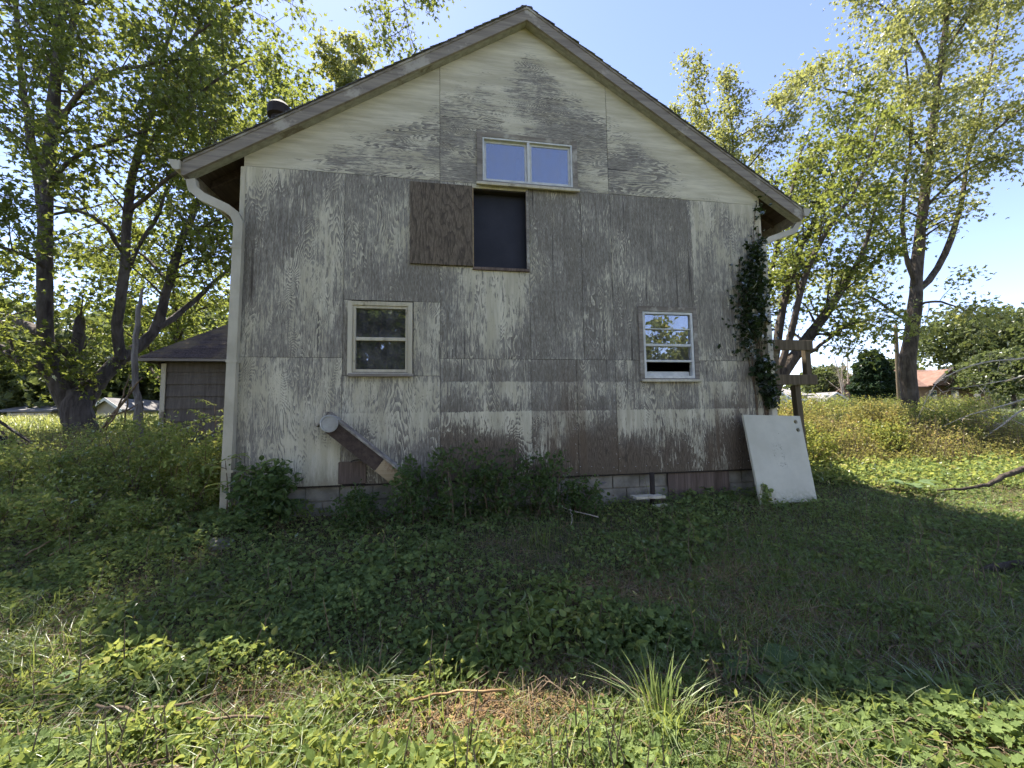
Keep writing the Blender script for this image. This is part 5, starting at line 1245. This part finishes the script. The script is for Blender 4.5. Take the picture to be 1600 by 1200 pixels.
# woods
rwd = np.random.default_rng(90); el = []
for k in range(46):
    px = -180 + k * 15 + rwd.normal(0, 6); Y = rwd.uniform(34, 50); T_ = at(px, rwd.uniform(470, 540), Y); gz = float(g(T_[0], Y)); H_ = T_[2] - gz
    for q in range(3): el.append((T_[0] + rwd.normal(0, 1.4), Y + rwd.normal(0, 1), gz + H_ * (.3 + .24 * q), rwd.uniform(1.8, 3), rwd.uniform(1.8, 3), H_ * .24))
blob('far_woods', el, 42000, (.3, .7), 'wall of green woods beyond the field at left', 'farleaf', 91, cat='woods', kind='stuff')
el = []
for k in range(60):
    px = 1180 + k * 11; Y = rwd.uniform(75, 100); T_ = at(px, rwd.uniform(590, 612), Y); gz = 1.5; H_ = T_[2] - gz
    for q in range(2): el.append((T_[0], Y + rwd.normal(0, 2), gz + H_ * (.35 + .3 * q), rwd.uniform(3, 5), rwd.uniform(2, 4), H_ * .36))
blob('far_tree_line', el, 16000, (.5, 1.1), 'thin distant tree line along the right horizon', 'farleaf', 92, cat='woods', kind='stuff')

# far houses
def gabled(name, x0, x1, y0, y1, z0, ze, zr, wall, roof, label, ridge='x', door=True, ovh=.4):
    t = thing(name, ((x0 + x1) / 2, (y0 + y1) / 2, z0), label, 'house')
    if ridge == 'y':
        xm = (x0 + x1) / 2
        V = [(x0, y, z0) for y in (y0,)] ; poly = [(x0, z0), (x1, z0), (x1, ze), (xm, zr), (x0, ze)]
        prism('wall', poly, y0, y1, wall, t)
        sl = (zr - ze) / (xm - x0)
        for s in (-1, 1):
            xe = xm + s * (xm - x0 + ovh); zee = zr - sl * abs(xe - xm); t_ = .12
            P4 = [(xe, zee), (xm, zr + .02), (xm, zr + t_), (xe, zee + t_)]
            if s < 0: pass
            V = [(x, y, z) for y in (y0 - ovh, y1 + ovh) for x, z in P4]
            raw('roof', V, [[3, 2, 1, 0], [4, 5, 6, 7]] + [[i, (i + 1) % 4, (i + 1) % 4 + 4, i + 4] for i in range(4)], roof, t)
            V = [(x, y, z) for y in (y0 - ovh - .05, y0 - ovh - .002) for x, z in [(xe, zee - .12), (xm, zr - .1), (xm, zr + t_), (xe, zee + t_)]]
            raw('rake_board', V, [[3, 2, 1, 0], [4, 5, 6, 7]] + [[i, (i + 1) % 4, (i + 1) % 4 + 4, i + 4] for i in range(4)], M['vinyl'], t)
        if door: box('garage_door', xm - 1.3, xm + 1.3, y0 - .06, y0 - .003, z0, z0 + 2.0, M['vinyl'], t, .01)
    else:
        ym = (y0 + y1) / 2; V = [(x, y, z) for x in (x0, x1) for y, z in ((y0, z0), (y1, z0), (y1, ze), (ym, zr), (y0, ze))]
        raw('wall', V, [[0, 4, 3, 2, 1], [5, 6, 7, 8, 9]] + [[i, (i + 1) % 5, (i + 1) % 5 + 5, i + 5] for i in range(5)], wall, t)
        sl = (zr - ze) / (ym - y0)
        for s in (-1, 1):
            ye = ym + s * (ym - y0 + ovh); zee = zr - sl * abs(ye - ym)
            V = [(x, y, z) for x in (x0 - ovh, x1 + ovh) for y, z in ((ye, zee), (ym, zr + .02), (ym, zr + .14), (ye, zee + .12))]
            raw('roof', V, [[0, 1, 2, 3], [7, 6, 5, 4]] + [[i, i + 4, (i + 1) % 4 + 4, (i + 1) % 4] for i in range(4)], roof, t)
        for k in range(3):
            xx = x0 + (x1 - x0) * (.2 + .3 * k); wn_ = box('window', xx - .5, xx + .5, y0 - .05, y0 - .004, z0 + .4 * (ze - z0), z0 + .82 * (ze - z0), M['vinyl'], t, .01); box('pane', xx - .42, xx + .42, y0 - .06, y0 - .052, z0 + .44 * (ze - z0), z0 + .78 * (ze - z0), M['carglass'], wn_)
    return t
Y = 38.; a, b_ = at(1283, 630, Y), at(1325, 630, Y); gz = 1.45
gabled('white_garage', a[0], b_[0], Y, Y + 6, gz, at(1300, 628, Y)[2], at(1300, 614, Y)[2], M['pale'], M['roofgrey'], 'small garage with a white gable beyond the meadow', 'y')
a, b_ = at(1312, 630, 46), at(1352, 630, 46)
gabled('low_house', a[0], b_[0], 46., 54., gz, at(1330, 625, 46)[2], at(1330, 613, 46)[2], M['pale'], M['roofgrey'], 'low tan house with grey roof right of the white garage')
a, b_ = at(1222, 620, 34), at(1262, 620, 34)
rh = gabled('ranch_house', a[0], b_[0], 34., 42., 1.4, at(1240, 618, 34)[2], at(1240, 605, 34)[2], M['pale'], M['roofgrey'], 'pale ranch house seen under the porch landing')
dc = at(1243, 608, 33.6); lathe('satellite_dish', [(.0, .02), (.3, .06), (.5, .16), (.52, .16), (.3, .03), (.0, -.02)], dc, M['metal'], rh, 16, 'y')
tube('dish_arm', [(dc[0], 33.62, dc[2]), (dc[0], 33.9, dc[2] - .4), (dc[0], 34.2, dc[2] - .8)], M['metal'], rh, 6, radius=.04)
a, b_ = at(1432, 590, 32), at(1545, 590, 32)
bh = gabled('brown_house', a[0], b_[0], 32., 41., 1.5, at(1480, 603, 32)[2], at(1480, 573, 32)[2], M['brick'], M['roofbrown'], 'brown-roofed house behind the tall weeds at right')
dx_ = at(1478, 590, 31.5)[0]
V = [(dx_ - 2.2, 31.2, at(1460, 602, 31.2)[2]), (dx_ + 1.6, 31.2, at(1490, 602, 31.2)[2]), (dx_ + .4, 31.2, at(1478, 576, 31.2)[2]), (dx_ - 2.2, 35, at(1460, 602, 31.2)[2]), (dx_ + 1.6, 35, at(1490, 602, 31.2)[2]), (dx_ + .4, 35, at(1478, 576, 31.2)[2])]
raw('dormer', V, [[0, 1, 2], [5, 4, 3], [0, 3, 4, 1], [1, 4, 5, 2], [2, 5, 3, 0]], M['roofbrown'], bh)
beam('dormer_trim', np.array(V[0]) + (0, -.1, .1), np.array(V[2]) + (0, -.1, .1), .12, .35, M['sheath'], bh, (0, 1, 0)); beam('dormer_trim', np.array(V[2]) + (0, -.1, .1), np.array(V[1]) + (0, -.1, .1), .12, .35, M['sheath'], bh, (0, 1, 0))
a, b_ = at(152, 630, 30), at(188, 630, 30)
gabled('field_house', a[0], b_[0], 30., 36., 1.45, at(170, 636, 30)[2], at(170, 624, 30)[2], M['pale'], M['roofgrey'], 'pale gabled house across the field right of the maple trunk', 'y', False)
a, b_ = at(12, 630, 33), at(80, 630, 33)
gabled('long_house', a[0], b_[0], 33., 40., 1.45, at(50, 642, 33)[2], at(50, 628, 33)[2], M['pale'], M['roofgrey'], 'long low grey-roofed house across the field left of the maple trunk')

# utility pole and lines
Y = 21.; p0, p1 = at(1406, 640, Y), at(1399, 508, Y); pole = thing('utility_pole', (p0[0], Y, float(g(p0[0], Y))), 'leaning wooden utility pole beside the crooked maple', 'utility pole')
tube('pole', [(p0[0], Y, float(g(p0[0], Y)) - .2, .15), (*((p0 + p1) / 2), .14), (*p1, .12)], M['postwood'], pole, 10)
beam('crossarm', p1 + np.array([-1.1, 0, -.35]), p1 + np.array([1.1, 0, -.35]), .09, .11, M['postwood'], pole)
for s in (-1, 0, 1): lathe('insulator', [(.04, 0), (.06, .04), (.04, .1), (.05, .14), (.0, .16)], p1 + np.array([s * .9, -.12, -.3]), M['metal'], pole, 8)
def wire(name, a, b_, sag, label, rad=.012):
    t = np.linspace(0, 1, 14)[:, None]; P = np.array(a) * (1 - t) + np.array(b_) * t; P[:, 2] -= sag * 4 * (t * (1 - t))[:, 0]
    tag(tube(name, P, M['sheath'], sides=4, k=20, radius=rad), label, 'wire')
top = p1 + np.array([0, -.1, -.2])
wire('service_wire', top + np.array([.0, 0, -1.6]), at(1290, 470, 9.0), .3, 'dark cable slanting from the pole up behind the leaves', .016)
wire('power_line', top + np.array([-.9, 0, .0]), at(1268, 561, 40.), .5, 'thin power line running left from the pole to the porch landing')
wire('power_line', at(1270, 562, 40.) + np.array([0, 0, .1]), at(1195, 556, 48.), .4, 'thin power line crossing the open porch frame')

# parked car beside the far drive
def car(nose, Y, label):
    z = float(g(nose, Y)); t = thing('parked_car', (nose - 2.2, Y, z), label, 'car')
    prof = [(0, .35), (-.02, .62), (-.12, .80), (-1.15, .95), (-1.95, 1.42), (-2.2, 1.47), (-3.5, 1.45), (-4.2, 1.02), (-4.5, .95), (-4.55, .4), (-4.2, .28), (-.3, .26)]
    secs = [(-.88, .90, .0), (-.80, 1.0, .0), (.80, 1.0, 0), (.88, .90, 0)]
    V = []; n = len(prof)
    for yo, sc2, _ in secs:
        for (px_, pz) in prof:
            inset = .18 if pz > 1.0 else 0
            yy = yo * (1 - inset * (pz - 1.0) * 1.3); V.append((nose + px_ * (1 if sc2 == 1 else .985) - (.03 if sc2 != 1 else 0), Y + yy, z + pz * (sc2 if pz > .5 else 1) + (.04 if sc2 != 1 and pz > .5 else 0)))
    F = []
    for s in range(3): F += [[s * n + i, s * n + (i + 1) % n, (s + 1) * n + (i + 1) % n, (s + 1) * n + i] for i in range(n)]
    F += [list(range(n))[::-1], list(range(3 * n, 4 * n))]
    raw('body', V, F, M['carpaint'], t)
    def gl(name, pts): raw(name, [(nose + a_, Y + b2, z + c2) for a_, b2, c2 in pts], [[0, 1, 2, 3], [3, 2, 1, 0]] if False else [[0, 1, 2, 3]], M['carglass'], t)
    gl('windshield', [(-1.20, -.72, 1.0), (-1.20, .72, 1.0), (-1.90, .66, 1.42), (-1.90, -.66, 1.42)])
    gl('rear_window', [(-4.12, .70, 1.08), (-4.12, -.70, 1.08), (-3.55, -.64, 1.45), (-3.55, .64, 1.45)])
    for s in (-1, 1):
        gl('side_window', [(-1.5, s * .895, 1.0), (-2.75, s * .895, 1.0), (-2.7, s * .83, 1.38), (-2.0, s * .83, 1.38)]); gl('side_window', [(-2.82, s * .895, 1.0), (-3.95, s * .895, 1.02), (-3.5, s * .83, 1.38), (-2.78, s * .83, 1.38)])
        for wx in (-.85, -3.6):
            w_ = lathe('wheel', [(.2, -.1), (.32, -.1), (.34, -.05), (.34, .05), (.32, .1), (.2, .1)], (nose + wx, Y + s * .86, z + .33), M['rubber'], t, 18, 'y'); lathe('rim', [(.2, -.105), (.18, -.11), (.0, -.09), ], (nose + wx, Y + s * .87, z + .33), M['metal'], w_, 12, 'y')
        box('headlight', nose - .2, nose + .005, Y + s * .72 - .14, Y + s * .72 + .14, z + .66, z + .78, M['lampglass'], t, .02)
    return t
car(at(1245, 630, 15.)[0], 15., 'white car parked behind the house corner under the porch landing')

# ================================================================ DEAD WOOD, LATTICE, STICKS
rs = np.random.default_rng(123)
Ys = 2.9
sn = at(215, 660, Ys); sn[2] = g(sn[0], Ys)
snag = thing('dead_snag', sn, 'bare grey dead stem leaning upright between maple and shed', 'dead tree')
st = [(*at(220, 668, Ys), .085), (*at(218, 640, Ys), .065), (*at(212, 600, Ys), .05), (*at(211, 560, Ys), .048), (*at(213, 520, Ys), .042), (*at(218, 475, Ys), .034), (*at(223, 450, Ys), .015)]
st[0] = (st[0][0], st[0][1], sn[2] - .05, .12)
tube('stem', st, M['snag'], snag, 9, 26, wob=.008)
for dx, dy in ((.3, -.15), (-.25, .1), (.1, -.3)):
    tube('root', [(sn[0], sn[1], sn[2] + .22, .05), (sn[0] + dx * .6, sn[1] + dy * .6, sn[2] + .1, .04), (sn[0] + dx, sn[1] + dy, sn[2] - .03, .02)], M['snag'], snag, 6)
for i, (pts, lb_) in enumerate([([(142, 690, .02), (175, 650, .022), (205, 612, .02), (222, 590, .012)], 'dark fallen branch leaning from the maple foot to the grey snag'),
                                ([(150, 655, .012), (190, 645, .014), (215, 632, .008)], 'thin level branch caught between maple and grey snag'),
                                ([(195, 690, .012), (196, 650, .012), (204, 600, .008)], 'thin upright stick beside the grey snag'),
                                ([(165, 672, .012), (185, 640, .014), (198, 600, .01), (203, 585, .006)], 'slim dark branch crossing in front of the maple field')]):
    tag(tube('fallen_branch', [(*at(a, b_, Ys - .1 - .1 * i), r_) for a, b_, r_ in pts], M['twig'], sides=6, wob=.008), lb_, 'branch', 'fallen branches by the grey snag')
# lattice panel
Yl = 3.6; lt = thing('lattice_panel', at(15, 690, Yl), 'broken dark lattice panel leaning at the left edge', 'lattice')
o_ = at(-30, 696, Yl); u_ = at(52, 694, Yl) - o_; v_ = at(-30, 638, Yl) - o_
for i in range(9):
    f = i / 8.; top_h = max(.02, 1 - f * 1.0)
    beam('slat', o_ + u_ * f * .96, o_ + u_ * max(f * .96 - .55 * top_h, -.1) + v_ * top_h, .012, .04, M['sheath'], lt, (0, 1, 0))
for i in range(6):
    f = i / 6.; beam('slat', o_ + v_ * f * .95 + np.array([0, .016, 0]), o_ + u_ * (1 - f) * .95 + v_ * f * .25 + np.array([0, .016, 0]), .012, .04, M['sheath'], lt, (0, 1, 0))
beam('edge_rail', o_ + v_ * 1.0 + np.array([0, -.02, 0]), o_ + u_ * 1.0 + np.array([0, -.02, .02]), .03, .05, M['sheath'], lt, (0, 1, 0))
a, b_ = at(-40, 706, 3.2), at(62, 704, 3.2)
tag(raw('dark_timber', *beam_vf(a, b_, .12, .10), M['sheath']), 'dark timber lying on the ground under the lattice', 'timber')
# sticks in the left yard
for pts, r_, mt, lb_ in [([(40, 868), (80, 845), (118, 822)], .008, 'straw', 'pale bent stick in the left yard, the longer of two'), ([(78, 868), (105, 852), (132, 845)], .007, 'straw', 'pale stick lying right of the longer stick'),
                     ([(35, 770), (55, 785), (72, 797)], .012, 'deadwood', 'light broken stick near the left edge'), ([(845, 786), (895, 797), (935, 808)], .006, 'deadwood', 'pale forked twig under the dark shrubs'),
                     ([(890, 790), (893, 805), (892, 820)], .004, 'deadwood', 'thin side twig hanging under the pale forked twig'), ([(150, 1102), (220, 1110), (300, 1098)], .007, 'twig', 'brown stick across the sunny lower left foreground'),
                     ([(640, 1095), (720, 1080), (790, 1078)], .006, 'straw', 'arched dry stalk above the straw patch'), ([(190, 1128), (300, 1120), (420, 1122)], .006, 'twig', 'long brown stalk low in the left foreground')]:
    P = []
    for px, py in pts:
        p = gat(px, py, .12); P.append((*p, r_))
    tag(tube('ground_stick', P, M[mt], sides=6, wob=.006), lb_, 'stick')
# dead treetop at the right edge
Yd = 2.6
dt = thing('dead_treetop', at(1640, 700, Yd), 'bleached dead treetop with bare twigs at the right edge', 'dead branch')
Ld = [lim([(1660, 548, .03), (1600, 560, .026), (1545, 565, .02), (1500, 578, .016), (1462, 600, .011), (1440, 640, .006)], Yd), lim([(1660, 600, .03), (1605, 622, .022), (1560, 636, .017), (1510, 650, .010), (1470, 668, .005)], Yd - .3),
      lim([(1660, 625, .03), (1600, 640, .022), (1565, 665, .016), (1535, 685, .008)], Yd - .5), lim([(1650, 570, .02), (1590, 590, .016), (1540, 600, .01), (1490, 608, .005)], Yd + .3), lim([(1640, 680, .02), (1590, 660, .014), (1555, 640, .008), (1540, 625, .004)], Yd - .4)]
Ld = [smooth_line(np.array(L), 14) for L in Ld]
for L in Ld:
    V, F = tubes_vf(L[None, :, :3], L[None, :, 3], 6); raw('branch', V, F, M['deadwood'], dt, smooth=True)
(Bd, BRd), (Td, TRd), _, _ = grow(Ld, rs, start=.25, step=.3, blen=(.25, .7), twigs=3, tlen=(.1, .35), per=1, up=0)
V1, F1 = tubes_vf(Bd, BRd * .7, 4); V2, F2 = tubes_vf(Td, TRd * .5, 3); tag(raw('twigs', np.concatenate([V1, V2]), np.concatenate([F1, F2 + len(V1)]), M['deadwood'], dt), kind='stuff')
tag(tube('dark_branch', [(*at(a, b_, Y_), r_) for a, b_, Y_, r_ in ((1640, 716, -.5, .05), (1600, 732, -.5, .042), (1565, 746, -.5, .036), (1545, 756, -.55, .028), (1500, 764, -.6, .018), (1465, 766, -.6, .008))], M['darkwood'], sides=8, wob=.008), 'dark crooked branch reaching in from the right edge', 'branch')
P = [(*gat(1640, 880, .08), .05), (*gat(1590, 884, .08), .045), (*gat(1555, 888, .08), .035), (*gat(1530, 893, .06), .015)]
tag(tube('grey_log', P, M['darkwood'], sides=9, wob=.006), 'grey fallen limb lying in the shaded grass at right', 'log')
